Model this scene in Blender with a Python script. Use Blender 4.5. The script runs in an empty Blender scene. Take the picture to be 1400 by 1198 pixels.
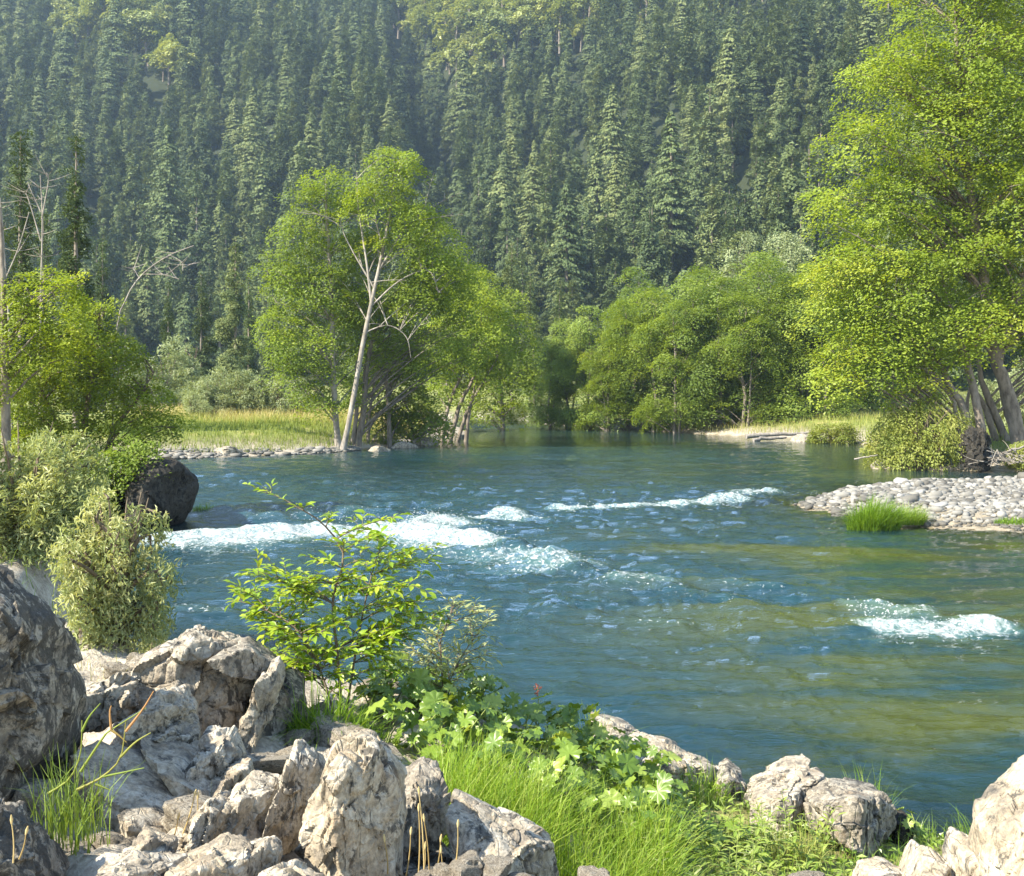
import bpy, math, random
import numpy as np
from mathutils import Vector, Matrix

# ------------------------------------------------------------------ camera, sky, sun, exposure
sc = bpy.context.scene
COL = sc.collection
rng = np.random.default_rng(11)
R = math.radians
EYE, FOC, CXP, HYP = 3.5, 1690.0, 700.0, 525.0        # eye height over water (m), focal length / horizon in photo pixels

cam = bpy.data.cameras.new('camera')
cam.sensor_fit = 'HORIZONTAL'; cam.sensor_width = 36.0
cam.lens = FOC / 1400.0 * 36.0
cam.shift_y = -(599.0 - HYP) / 1400.0
cam.clip_start = 0.1; cam.clip_end = 3000.0
camo = bpy.data.objects.new('camera', cam); COL.objects.link(camo)
camo.location = (0, 0, EYE); camo.rotation_euler = (R(90), 0, 0)
sc.camera = camo

SUN_AZ = (-0.86, -0.51)            # horizontal direction from the scene towards the sun
SUN_EL = R(41)
w = bpy.data.worlds.new('World'); sc.world = w; w.use_nodes = True
wn = w.node_tree; wn.nodes.clear()
sky = wn.nodes.new('ShaderNodeTexSky'); sky.sky_type = 'NISHITA'; sky.sun_disc = False
sky.sun_elevation = SUN_EL
sky.sun_rotation = math.atan2(SUN_AZ[0], SUN_AZ[1])
sky.air_density = 1.2; sky.dust_density = 0.25; sky.ozone_density = 1.0
bg = wn.nodes.new('ShaderNodeBackground'); bg.inputs['Strength'].default_value = 0.135
wo = wn.nodes.new('ShaderNodeOutputWorld')
wn.links.new(sky.outputs[0], bg.inputs[0]); wn.links.new(bg.outputs[0], wo.inputs[0])

sl = bpy.data.lights.new('sun', 'SUN'); sl.energy = 5.0; sl.angle = R(0.53); sl.color = (1.0, 0.92, 0.76)
so = bpy.data.objects.new('sun', sl); COL.objects.link(so)
sd_ = Vector((SUN_AZ[0], SUN_AZ[1], 0)).normalized() * math.cos(SUN_EL) + Vector((0, 0, math.sin(SUN_EL)))
so.rotation_euler = (-sd_).to_track_quat('-Z', 'Y').to_euler()
so.location = sd_ * 300

vs = sc.view_settings
vs.view_transform = 'Standard'; vs.look = 'None'; vs.gamma = 1.0; vs.use_curve_mapping = False
vs.exposure = 1.62
cy = sc.cycles
cy.use_denoising = True
cy.max_bounces = 6; cy.diffuse_bounces = 3; cy.glossy_bounces = 3; cy.transmission_bounces = 4
cy.transparent_max_bounces = 8; cy.volume_bounces = 0
cy.caustics_reflective = False; cy.caustics_refractive = False
cy.sample_clamp_indirect = 4.0
sc.render.use_persistent_data = False

HAZE_DENSITY = 0.00021

# ------------------------------------------------------------------ helpers
def at(px, py, D):
    """world point seen at photo pixel (px,py) at distance D from the eye plane"""
    return np.array([(px - CXP) / FOC * D, D, EYE - (py - HYP) / FOC * D])

def gp(px, py, z=0.0):
    D = (EYE - z) * FOC / (py - HYP)
    return np.array([(px - CXP) / FOC * D, D, z])

def hsh(ix, iy, iz, seed):
    n = (ix.astype(np.uint32) * np.uint32(374761393) + iy.astype(np.uint32) * np.uint32(668265263)
         + iz.astype(np.uint32) * np.uint32(2246822519) + np.uint32((seed * 3266489917 + 12345) & 0xffffffff))
    n ^= n >> np.uint32(13); n *= np.uint32(1274126177); n ^= n >> np.uint32(16)
    n *= np.uint32(2654435761); n ^= n >> np.uint32(15)
    return n.astype(np.float64) / 4294967295.0

def noise(P, seed=0):
    """value noise, -1..1"""
    P = np.asarray(P, float)
    if P.shape[-1] == 2: P = np.concatenate([P, np.full(P.shape[:-1] + (1,), .37)], -1)
    I = np.floor(P).astype(np.int64); f = P - I
    u = f * f * f * (f * (f * 6 - 15) + 10)
    out = 0
    for dx in (0, 1):
        wx = u[..., 0] if dx else 1 - u[..., 0]
        for dy in (0, 1):
            wy = u[..., 1] if dy else 1 - u[..., 1]
            for dz in (0, 1):
                wz = u[..., 2] if dz else 1 - u[..., 2]
                out = out + wx * wy * wz * hsh(I[..., 0] + dx, I[..., 1] + dy, I[..., 2] + dz, seed)
    return out * 2 - 1

def fbm(P, oct=4, seed=0, gain=.5, lac=2.03):
    a = 1.0; t = 0; s = 0; P = np.asarray(P, float)
    for o in range(oct):
        t = t + a * noise(P + 17.3 * o, seed + o); s += a; a *= gain; P = P * lac
    return t / s

def sstep(a, b, x):
    t = np.clip((x - a) / (b - a), 0, 1); return t * t * (3 - 2 * t)

def seg_dist(P, poly, closed=False):
    """distance to a polyline, plus parameter (index + fraction)"""
    poly = np.asarray(poly, float); n = len(poly)
    best = np.full(len(P), 1e18); par = np.zeros(len(P))
    for i in range(n if closed else n - 1):
        a = poly[i]; b = poly[(i + 1) % n]; ab = b - a
        t = np.clip(((P - a) @ ab) / max(ab @ ab, 1e-9), 0, 1)
        d = ((P - a - t[:, None] * ab) ** 2).sum(1)
        m = d < best; best[m] = d[m]; par[m] = i + t[m]
    return np.sqrt(best), par

def inside(P, poly):
    poly = np.asarray(poly, float); x, y = P[:, 0], P[:, 1]; c = np.zeros(len(P), bool); n = len(poly)
    for i in range(n):
        x1, y1 = poly[i]; x2, y2 = poly[(i + 1) % n]
        if y1 == y2: continue
        m = ((y1 > y) != (y2 > y)) & (x < (x2 - x1) * (y - y1) / (y2 - y1) + x1)
        c ^= m
    return c

def mesh_np(name, V, F, attrs=None, mats=(), midx=None, smooth=False):
    """mesh from arrays; F is (n,3) or (n,4), or a list of such arrays"""
    me = bpy.data.meshes.new(name)
    Fs = F if isinstance(F, list) else [F]
    Fs = [np.asarray(f, np.int32) for f in Fs if len(f)]
    V = np.asarray(V, np.float32)
    me.vertices.add(len(V)); me.vertices.foreach_set('co', V.ravel())
    loops = np.concatenate([f.ravel() for f in Fs])
    sizes = np.concatenate([np.full(len(f), f.shape[1], np.int32) for f in Fs])
    starts = np.concatenate([[0], np.cumsum(sizes)[:-1]]).astype(np.int32)
    me.loops.add(len(loops)); me.loops.foreach_set('vertex_index', loops)
    me.polygons.add(len(sizes)); me.polygons.foreach_set('loop_start', starts)
    me.update(calc_edges=True)
    for m in mats: me.materials.append(m)
    if midx is not None: me.polygons.foreach_set('material_index', np.asarray(midx, np.int32))
    me.polygons.foreach_set('use_smooth', np.full(len(sizes), bool(smooth)))
    for k, v in (attrs or {}).items():
        a = me.attributes.new(k, 'FLOAT', 'POINT'); a.data.foreach_set('value', np.asarray(v, np.float32))
    me.update()
    return me

def ob(name, data, parent=None, loc=(0, 0, 0), rot=(0, 0, 0), scale=(1, 1, 1), label=None, cat=None, group=None, kind=None):
    o = bpy.data.objects.new(name, data); COL.objects.link(o)
    o.location = loc; o.rotation_euler = rot
    o.scale = scale if hasattr(scale, '__len__') else (scale,) * 3
    if parent is not None: o.parent = parent
    if label: o['label'] = label
    if cat: o['category'] = cat
    if group: o['group'] = group
    if kind: o['kind'] = kind
    return o

class MB:
    """collects verts and quads/tris into one mesh"""
    def __init__(s): s.V = []; s.Q = []; s.T = []; s.tint = []; s.n = 0; s.qm = []; s.tm = []
    def add(s, V, F, tint=0.5, m=0):
        V = np.asarray(V, float); F = np.asarray(F)
        if not len(V): return
        s.V.append(V)
        if F.shape[1] == 4: s.Q.append(F + s.n); s.qm.append(np.full(len(F), m))
        else: s.T.append(F + s.n); s.tm.append(np.full(len(F), m))
        s.tint.append(np.broadcast_to(np.asarray(tint, float), (len(V),)).copy()); s.n += len(V)
    def mesh(s, name, mats, smooth=False):
        F = []; mi = []
        if s.Q: F.append(np.concatenate(s.Q)); mi.append(np.concatenate(s.qm))
        if s.T: F.append(np.concatenate(s.T)); mi.append(np.concatenate(s.tm))
        return mesh_np(name, np.concatenate(s.V), F, {'tint': np.concatenate(s.tint)}, mats, np.concatenate(mi), smooth)

def tube(mb, pts, rad, sides=6, tint=.5, m=0, wob=0.0, r=None):
    pts = np.asarray(pts, float); n = len(pts)
    rad = np.broadcast_to(np.asarray(rad, float), (n,))
    tang = np.gradient(pts, axis=0); tang /= np.linalg.norm(tang, axis=1)[:, None] + 1e-9
    ref = np.array([1., 0, 0]) if abs(tang[:, 0]).mean() < .8 else np.array([0, 1., 0])
    s = np.cross(tang, ref); s /= np.linalg.norm(s, axis=1)[:, None] + 1e-9
    u = np.cross(tang, s)
    a = np.arange(sides) / sides * 2 * math.pi
    rr = rad[:, None] * (1 + (wob * (r.random((n, sides)) - .5) if wob else 0))
    V = pts[:, None] + rr[..., None] * (np.cos(a)[None, :, None] * s[:, None] + np.sin(a)[None, :, None] * u[:, None])
    V = V.reshape(-1, 3)
    i = np.arange(n - 1)[:, None] * sides; j = np.arange(sides)[None]; k = (j + 1) % sides
    F = np.stack([i + j, i + k, i + sides + k, i + sides + j], -1).reshape(-1, 4)
    mb.add(V, F, tint, m)

def bez(a, b, c, n):
    t = np.linspace(0, 1, n)[:, None]
    return (1 - t) ** 2 * a + 2 * t * (1 - t) * b + t * t * c

def smooth_path(pts, n):
    pts = np.asarray(pts, float); k = len(pts); t = np.linspace(0, k - 1, n)
    P = np.vstack([2 * pts[0] - pts[1], pts, 2 * pts[-1] - pts[-2]])
    i = np.minimum(t.astype(int), k - 2); f = (t - i)[:, None]
    p0, p1, p2, p3 = P[i], P[i + 1], P[i + 2], P[i + 3]
    return .5 * (2 * p1 + (p2 - p0) * f + (2 * p0 - 5 * p1 + 4 * p2 - p3) * f ** 2 + (3 * p1 - p0 - 3 * p2 + p3) * f ** 3)

def unit(v): return v / (np.linalg.norm(v, axis=-1, keepdims=True) + 1e-9)

def leaves(mb, pos, size, r, nrm=None, spread=.9, wid=.62, tint=.5, m=0, dirs=None, fold=.12):
    """one folded rhombic leaf (a quad) per position"""
    n = len(pos)
    if n == 0: return
    size = np.broadcast_to(np.asarray(size, float), (n,)) * (0.7 + .6 * r.random(n))
    if nrm is None: nrm = np.array([[0, 0, 1.]])
    N = unit(np.broadcast_to(nrm, (n, 3)) + spread * r.normal(size=(n, 3)))
    d = r.normal(size=(n, 3)) if dirs is None else dirs + .35 * r.normal(size=(n, 3))
    d = unit(d - (d * N).sum(1)[:, None] * N)
    s = np.cross(N, d)
    L = size[:, None]
    V = np.stack([pos - .5 * L * d, pos + .5 * wid * L * s + fold * L * N, pos + .5 * L * d, pos - .5 * wid * L * s + fold * L * N], 1).reshape(-1, 3)
    F = np.arange(4 * n).reshape(n, 4)
    mb.add(V, F, np.repeat(np.broadcast_to(tint, (n,)), 4), m)

# ------------------------------------------------------------------ materials
class NT:
    def __init__(s, name):
        s.m = bpy.data.materials.new(name); s.m.use_nodes = True
        s.t = s.m.node_tree; s.t.nodes.clear()
        s.out = s.t.nodes.new('ShaderNodeOutputMaterial')
    def n(s, typ, ins=None, **kw):
        x = s.t.nodes.new('ShaderNode' + typ)
        for k, v in kw.items(): setattr(x, k, v)
        for k, v in (ins or {}).items(): s.set(x.inputs[k], v)
        return x
    def set(s, sock, v):
        if isinstance(v, bpy.types.NodeSocket): s.t.links.new(v, sock)
        elif isinstance(v, bpy.types.Node): s.t.links.new(v.outputs[0], sock)
        else:
            if hasattr(v, '__len__') and len(v) == 3 and sock.type == 'RGBA': v = (*v, 1)
            sock.default_value = v
    def math(s, op, a, b=None, c=None, clamp=False):
        x = s.n('Math', operation=op, use_clamp=clamp); s.set(x.inputs[0], a)
        if b is not None: s.set(x.inputs[1], b)
        if c is not None: s.set(x.inputs[2], c)
        return x.outputs[0]
    def mix(s, f, a, b, blend='MIX'):
        x = s.n('Mix', data_type='RGBA', blend_type=blend)
        s.set(x.inputs[0], f); s.set(x.inputs[6], a); s.set(x.inputs[7], b); return x.outputs[2]
    def mixs(s, f, a, b):
        x = s.n('MixShader'); s.set(x.inputs[0], f); s.set(x.inputs[1], a); s.set(x.inputs[2], b); return x.outputs[0]
    def attr(s, name): return s.n('Attribute', attribute_name=name).outputs['Fac']
    def noise(s, vec, scale, detail=4, rough=.55, dist=0):
        return s.n('TexNoise', {'Vector': vec, 'Scale': scale, 'Detail': detail, 'Roughness': rough, 'Distortion': dist}).outputs['Fac']
    def ramp(s, f, stops, interp='LINEAR'):
        x = s.n('ValToRGB', {'Fac': f}); x.color_ramp.interpolation = interp
        e = x.color_ramp.elements
        while len(e) > 1: e.remove(e[-1])
        e[0].position = stops[0][0]; e[0].color = (*stops[0][1], 1) if len(stops[0][1]) == 3 else stops[0][1]
        for p, c in stops[1:]:
            k = e.new(p); k.color = (*c, 1)
        return x.outputs['Color']
    def remap(s, v, a, b, c=0.0, d=1.0):
        x = s.n('MapRange', {'Value': v, 'From Min': a, 'From Max': b, 'To Min': c, 'To Max': d}); x.clamp = True; return x.outputs[0]
    def obj(s): return s.n('TexCoord').outputs['Object']
    def gen_pos(s): return s.n('NewGeometry').outputs['Position']
    def scalev(s, v, sx, sy, sz, rot=(0, 0, 0)):
        return s.n('Mapping', {'Vector': v, 'Scale': (sx, sy, sz), 'Rotation': rot}).outputs[0]
    def done(s, shader): s.t.links.new(shader, s.out.inputs['Surface']); return s.m

def leaf_mat(name, a, b, c=None, trans=.35, rough=.45, spec=.35, tcol=(1.25, 1.15, .45), objvar=.25):
    """leaf colour runs a -> b (-> c) with the leaf's own tint; light comes through the blade"""
    t = NT(name)
    f = t.attr('tint')
    rnd = t.n('ObjectInfo').outputs['Random']
    f = t.math('ADD', f, t.math('MULTIPLY', t.math('SUBTRACT', rnd, .5), objvar), clamp=True)
    stops = [(0, a), (.6 if c else 1, b)] + ([(1, c)] if c else [])
    col = t.ramp(f, stops)
    p = t.n('BsdfPrincipled', {'Base Color': col, 'Roughness': rough, 'Specular IOR Level': spec})
    tr = t.n('BsdfTranslucent', {'Color': t.mix(1.0, col, (*tcol, 1), 'MULTIPLY')})
    return t.done(t.mixs(trans, p.outputs[0], tr.outputs[0]))

M = {}
M['alder'] = leaf_mat('alder_leaf', (.10, .155, .016), (.25, .335, .036), (.38, .42, .055), .55)
M['alder_far'] = leaf_mat('alder_leaf_far', (.095, .15, .03), (.225, .305, .055), (.34, .39, .08), .52)
M['maple'] = leaf_mat('yellowing_leaf', (.11, .165, .016), (.27, .34, .03), (.42, .42, .045), .55)
M['willow'] = leaf_mat('willow_leaf', (.17, .21, .08), (.32, .36, .155), (.45, .45, .23), .38)
M['greywillow'] = leaf_mat('grey_willow_leaf', (.15, .19, .09), (.29, .335, .17), (.37, .40, .21), .35)
M['oak'] = leaf_mat('hill_oak_leaf', (.13, .165, .05), (.26, .30, .09), (.36, .38, .13), .35, objvar=.6)
M['conifer'] = leaf_mat('conifer_needles', (.05, .074, .028), (.108, .145, .05), (.17, .195, .066), .15, .6, .2, objvar=.75)
M['nearconifer'] = leaf_mat('near_conifer_needles', (.035, .058, .02), (.085, .12, .034), (.17, .19, .045), .25, .6, .2)
M['sapling'] = leaf_mat('sapling_leaf', (.11, .20, .018), (.25, .37, .03), (.42, .47, .05), .45, .35, .5)
M['bigleaf'] = leaf_mat('umbrella_leaf', (.07, .135, .018), (.165, .25, .035), (.30, .37, .075), .35, .38, .5)
M['grass'] = leaf_mat('grass_blade', (.085, .165, .012), (.19, .31, .025), (.36, .40, .09), .45, .5, .3)
M['meadow'] = leaf_mat('meadow_blade', (.13, .18, .03), (.25, .29, .065), (.50, .41, .20), .35, .6, .2)
M['dry'] = leaf_mat('dry_stalk', (.28, .20, .08), (.42, .31, .13), (.50, .40, .2), .2, .6, .2)
M['reed'] = leaf_mat('reed_leaf', (.12, .19, .03), (.22, .29, .05), (.42, .24, .10), .35, .5, .3)
M['bushcream'] = leaf_mat('flowering_bush', (.14, .19, .035), (.29, .32, .07), (.55, .43, .25), .42, .5, .3)
M['flower'] = leaf_mat('pink_flower', (.5, .16, .10), (.6, .25, .18), None, .3, .6, .2)

def bark_mat(name, a, b, scale=14):
    t = NT(name); v = t.obj()
    n1 = t.noise(t.scalev(v, 1, 1, .35), scale, 5, .65)
    n2 = t.noise(v, scale * .25, 3)
    col = t.ramp(t.math('ADD', t.math('MULTIPLY', n1, .7), t.math('MULTIPLY', n2, .3)), [(.36, a), (.58, b)])
    bmp = t.n('Bump', {'Height': n1, 'Strength': .6, 'Distance': .03})
    p = t.n('BsdfPrincipled', {'Base Color': col, 'Roughness': .85, 'Normal': bmp.outputs[0]})
    return t.done(p.outputs[0])
M['palebark'] = bark_mat('pale_alder_bark', (.09, .075, .058), (.30, .27, .23), 5)
M['bark'] = bark_mat('grey_brown_bark', (.07, .055, .042), (.21, .175, .14), 6)
M['deadwood'] = bark_mat('grey_dead_wood', (.11, .095, .08), (.27, .24, .205), 8)
M['twig'] = bark_mat('brown_twig', (.06, .045, .03), (.16, .12, .08), 30)
M['greenstem'] = bark_mat('green_stem', (.10, .13, .03), (.20, .24, .06), 20)

def rock_mat(name, tone=1.0, warm=0.0, lich=.5, wet=False):
    t = NT(name); v = t.obj()
    rnd = t.n('ObjectInfo').outputs['Random']
    off = t.n('VectorMath', {0: v, 1: t.n('CombineXYZ', {'X': t.math('MULTIPLY', rnd, 37), 'Y': t.math('MULTIPLY', rnd, 91), 'Z': 0}).outputs[0]}, operation='ADD').outputs[0]
    big = t.noise(off, 3.2, 5, .6, .4)
    mid = t.noise(off, 9, 6, .68, .3)
    fine = t.noise(off, 42, 5, .7)
    st = t.noise(t.scalev(off, 1.2, 1.4, 1.0, (0.3, .5, .2)), 10, 6, .72, .35)
    a = (.19 * tone, .165 * tone, .135 * tone); b = (.40 * tone, (.35 - .02 * warm) * tone, (.275 - .04 * warm) * tone); c = (.57 * tone, .52 * tone, .43 * tone)
    col = t.ramp(t.math('ADD', t.math('MULTIPLY', big, .5), t.math('MULTIPLY', mid, .5)), [(.38, a), (.48, b), (.6, c)])
    # grey-black lichen blotches
    li = t.remap(t.math('ADD', st, t.math('MULTIPLY', big, .35)), .76 - .1 * lich, .84 - .1 * lich)
    col = t.mix(t.math('MULTIPLY', li, .9), col, (.075 * tone, .07 * tone, .062 * tone))
    # rusty and ochre stains
    ru = t.remap(t.noise(t.scalev(off, 1.3, 1.0, .7), 5.3, 4, .6, .8), .60, .74)
    col = t.mix(t.math('MULTIPLY', ru, .55), col, (.27 * tone, .16 * tone, .075 * tone))
    sp = t.remap(fine, .38, .62, .72, 1.2)
    col = t.mix(1.0, col, t.n('CombineColor', {0: sp, 1: sp, 2: sp}).outputs[0], 'MULTIPLY')
    vor = t.n('TexVoronoi', {'Vector': t.scalev(off, 1, 1, .6, (.4, .3, 0)), 'Scale': 11, 'Randomness': 1.0}, feature='DISTANCE_TO_EDGE').outputs[0]
    crack = t.remap(vor, 0, .05)
    h = t.math('ADD', t.math('ADD', t.math('MULTIPLY', mid, .5), t.math('MULTIPLY', fine, .35)), t.math('MULTIPLY', crack, .12))
    bmp = t.n('Bump', {'Height': h, 'Strength': .9, 'Distance': .035})
    p = t.n('BsdfPrincipled', {'Base Color': col, 'Roughness': .25 if wet else .88, 'Specular IOR Level': .5 if wet else .25, 'Normal': bmp.outputs[0]})
    return t.done(p.outputs[0])
M['rock'] = rock_mat('pale_rock', .75, .4, .55)
M['rock_warm'] = rock_mat('warm_rock', .78, 1.0, .35)
M['rock_grey'] = rock_mat('grey_rock', .6, 0.0, .7)
M['rock_dark'] = rock_mat('dark_river_rock', .09, 0.0, .8)
M['rock_lichen'] = rock_mat('lichened_rock', .6, .3, 1.5)
def cobble_mat():
    t = NT('river_cobble'); rnd = t.n('ObjectInfo').outputs['Random']; v = t.obj()
    f = t.math('ADD', t.math('MULTIPLY', t.attr('tint'), .8), t.math('MULTIPLY', rnd, .35))
    col = t.ramp(f, [(0, (.05, .046, .038)), (.35, (.12, .112, .096)), (.8, (.22, .21, .188)), (1, (.30, .285, .26))])
    n = t.noise(v, 25, 4); k = t.remap(n, .3, .7, .85, 1.1)
    col = t.mix(1.0, col, t.n('CombineColor', {0: k, 1: k, 2: k}).outputs[0], 'MULTIPLY')
    return t.done(t.n('BsdfPrincipled', {'Base Color': col, 'Roughness': .8}).outputs[0])
M['cobble'] = cobble_mat()

def ground_mat():
    t = NT('bank_ground'); v = t.gen_pos()
    rocky, grassy, hill, bed = (t.attr(k) for k in ('rocky', 'grassy', 'hill', 'bed'))
    n1 = t.noise(v, .8, 5, .6); n2 = t.noise(v, 6, 6, .65); n3 = t.noise(v, 40, 4, .65)
    soil = t.ramp(n2, [(.35, (.09, .068, .042)), (.65, (.22, .175, .115))])
    rock = t.ramp(t.math('ADD', t.math('MULTIPLY', n2, .6), t.math('MULTIPLY', n3, .4)), [(.36, (.16, .135, .105)), (.5, (.36, .315, .25)), (.64, (.52, .47, .39))])
    gras = t.ramp(n1, [(.3, (.11, .15, .03)), (.55, (.21, .225, .06)), (.75, (.40, .33, .14))])
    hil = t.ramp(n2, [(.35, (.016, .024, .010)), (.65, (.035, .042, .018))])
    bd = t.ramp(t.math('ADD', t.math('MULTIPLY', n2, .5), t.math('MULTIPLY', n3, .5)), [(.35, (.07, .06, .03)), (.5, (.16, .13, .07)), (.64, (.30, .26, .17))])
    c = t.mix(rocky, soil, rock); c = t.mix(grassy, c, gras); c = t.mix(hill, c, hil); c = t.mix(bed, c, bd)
    bmp = t.n('Bump', {'Height': t.math('ADD', n2, t.math('MULTIPLY', n3, .5)), 'Strength': .8, 'Distance': .05})
    return t.done(t.n('BsdfPrincipled', {'Base Color': c, 'Roughness': .92, 'Specular IOR Level': .2, 'Normal': bmp.outputs[0]}).outputs[0])
M['ground'] = ground_mat()

def water_mat():
    t = NT('river_water'); v = t.gen_pos()
    foam, shal, chop = t.attr('foam'), t.attr('shallow'), t.attr('chop')
    # fine ripples on top of the modelled waves
    r1 = t.noise(t.scalev(v, .55, 1.0, 1), 3.2, 3, .6, .6)
    r2 = t.noise(t.scalev(v, .6, 1.3, 1), 9.0, 4, .65, .8)
    h = t.math('ADD', t.math('MULTIPLY', r1, 1.0), t.math('MULTIPLY', r2, .5))
    bmp = t.n('Bump', {'Height': h, 'Strength': t.math('MULTIPLY', chop, 1.0), 'Distance': .06})
    # foam breaks up into strings and bubbles; sun glints painted as white specks
    f1 = t.noise(t.scalev(v, .8, .5, 1), 3.0, 6, .75, 1.4)
    f2 = t.noise(t.scalev(v, 1.0, .5, 1), 16, 4, .75, .5)
    fm = t.math('ADD', t.math('MULTIPLY', f1, .62), t.math('MULTIPLY', f2, .38))
    f3 = t.noise(t.scalev(v, .75, .5, 1), 17, 3, .65, .4)
    body_f = t.remap(foam, .30, .95)
    glint = t.math('MULTIPLY', t.math('SUBTRACT', f3, t.math('SUBTRACT', .79, t.math('MULTIPLY', foam, .30))), 14.0, clamp=True)  # fine white specks in the colour stand for sun glints
    thr = t.math('SUBTRACT', .72, t.math('MULTIPLY', body_f, .30))
    ff = t.math('SMOOTH_MIN', 1.0, t.math('MAXIMUM', 0.0, t.math('MULTIPLY', t.math('SUBTRACT', fm, thr), 5.0)), .1)
    ff = t.math('MULTIPLY', ff, t.remap(foam, .32, .45))
    ff = t.math('MAXIMUM', ff, t.math('MULTIPLY', glint, .9))
    # aerated water below the foam is milky green-blue
    milky = t.remap(foam, .5, 1.0)
    deep = t.mix(t.noise(v, .25, 3), (.008, .030, .040), (.013, .040, .046))
    deep = t.mix(t.math('MULTIPLY', t.attr('olive'), t.remap(t.noise(t.scalev(v, .16, .45, 1), 1.0, 4, .6, .6), .45, .6)), deep, (.055, .063, .009))  # olive of bed algae and of tree reflections, painted into the body colour
    body = t.mix(t.math('MULTIPLY', milky, .55), deep, (.10, .20, .19))
    bodys = t.n('BsdfDiffuse', {'Color': body}).outputs[0]
    clear = t.n('BsdfTransparent', {'Color': (.62, .74, .52, 1)}).outputs[0]
    under = t.mixs(t.math('MULTIPLY', shal, t.math('SUBTRACT', 1.0, milky)), bodys, clear)
    gl = t.n('BsdfGlossy', {'Color': (1, 1, 1, 1), 'Roughness': .035, 'Normal': bmp.outputs[0]}).outputs[0]
    fr = t.n('Fresnel', {'IOR': 1.333, 'Normal': bmp.outputs[0]}).outputs[0]
    wat = t.mixs(fr, under, gl)
    fo = t.n('BsdfDiffuse', {'Color': (.36, .38, .38, 1)}).outputs[0]
    return t.done(t.mixs(ff, wat, fo))
M['water'] = water_mat()

# ------------------------------------------------------------------ terrain
RIVER = [(-9.6, 31), (-9.3, 26), (-8.9, 23), (-6.6, 18), (-4.7, 15.6), (-4.2, 12.6), (-3.3, 11.2), (-2.2, 10.2), (0, 10.0), (1.2, 10.3), (2.6, 10.0), (3.6, 9.4), (5, 8), (9, 6), (30, 4), (60, 4),
         (60, 49), (24, 49), (19, 49.5), (14.6, 51), (16, 55), (20.5, 66), (20, 75), (14.8, 83), (8.4, 95), (2.5, 107), (0, 120), (-8, 124), (-7, 112), (-3.9, 98),
         (-3.1, 88), (-4.5, 76), (-6.5, 71), (-8.6, 63.5), (-10.8, 61), (-13.6, 59), (-16, 57), (-15, 45), (-12, 34)]
BAR = [(8.0, 35.5), (8.7, 32.2), (10.2, 29.7), (12.5, 28.5), (20, 27.5), (60, 26), (60, 44), (17.9, 43.2), (12.5, 42), (10.2, 39.6)]

def bank_sd(P):
    d, _ = seg_dist(P, RIVER, True)
    return np.where(inside(P, RIVER), -d, d)
def bar_sd(P):
    d, _ = seg_dist(P, BAR, True)
    return np.where(inside(P, BAR), d, -d)

def terr(x, y, full=False):
    x = np.atleast_1d(np.asarray(x, float)); y = np.atleast_1d(np.asarray(y, float))
    P = np.stack([x, y], 1)
    sd = bank_sd(P); bs = bar_sd(P)
    n1 = fbm(P * .35, 4, 3); n2 = fbm(P * 1.6, 4, 9)
    # near bank: rocky and higher to the left, low and wet to the right
    nb = np.interp(x, [-12, -4, -1.2, -.3, .6, 1.5, 3, 5], [1.6, 1.45, 1.25, 1.05, .68, .45, .25, .25])
    near_k = sstep(6.0, 4.3, y)
    nb = nb * (1 - near_k) + np.maximum(nb, 1.4) * near_k
    nb = nb - .45 * sstep(4.2, 3.0, y)
    near = nb * sstep(-.05, 1.1, sd) + .10 * n2 * sstep(0, .6, sd)
    # far banks: gentle shore, meadow, then the mountain
    far = np.clip(.2 * sd, 0, 1.05) + .018 * np.clip(sd - 6, 0, 60) + .12 * n1 * sstep(0, 3, sd)
    k = sstep(20, 26, y)
    land = near * (1 - k) + far * k
    a = x / np.maximum(y, 1)
    yb = np.interp(a, [-.6, -.3, -.05, .1, .2, .32, .6], [235, 225, 215, 190, 158, 128, 110])
    up = np.maximum(0, y - yb)
    slope = np.interp(a, [-.5, .0, .25, .5], [.56, .54, .50, .48])
    hz = slope * (up - 25 * (1 - np.exp(-up / 25)))
    g = np.exp(-((a + .055 + .00009 * up) / .028) ** 2)
    hz = hz - 20 * g * sstep(15, 130, up) + (9 * fbm(P * .011, 4, 21) + 3 * n1 + 7 * np.sin((.85 * x + .45 * y) / 15 + 2.2 * fbm(P * .012, 3, 25))) * sstep(10, 110, up)
    land = land + hz
    bedz = -np.clip(.34 * np.maximum(-sd, 0), 0, 1.6) - .06 + .10 * n2
    z = np.where(sd > 0, np.maximum(land, -.02), bedz)
    barz = np.where(bs > -6, np.clip(.2 * bs, -1.4, .32) + .05 * n2, -9)
    z = np.where(sd < 0, np.maximum(z, barz), z)
    if not full: return z
    return z, sd, bs, up, n1, n2

def ground_z(x, y): return float(terr([x], [y])[0])

ND, NX = 390, 320
Dr = np.concatenate([np.linspace(-8, 2.4, 12), np.geomspace(2.6, 690, ND - 12)])
U = np.linspace(-1, 1, NX)
half = .72 * np.maximum(Dr, 0) + 7
X = U[None] * half[:, None]; Y = np.repeat(Dr[:, None], NX, 1)
tz, sd, bs, up, n1, n2 = terr(X.ravel(), Y.ravel(), True)
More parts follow.
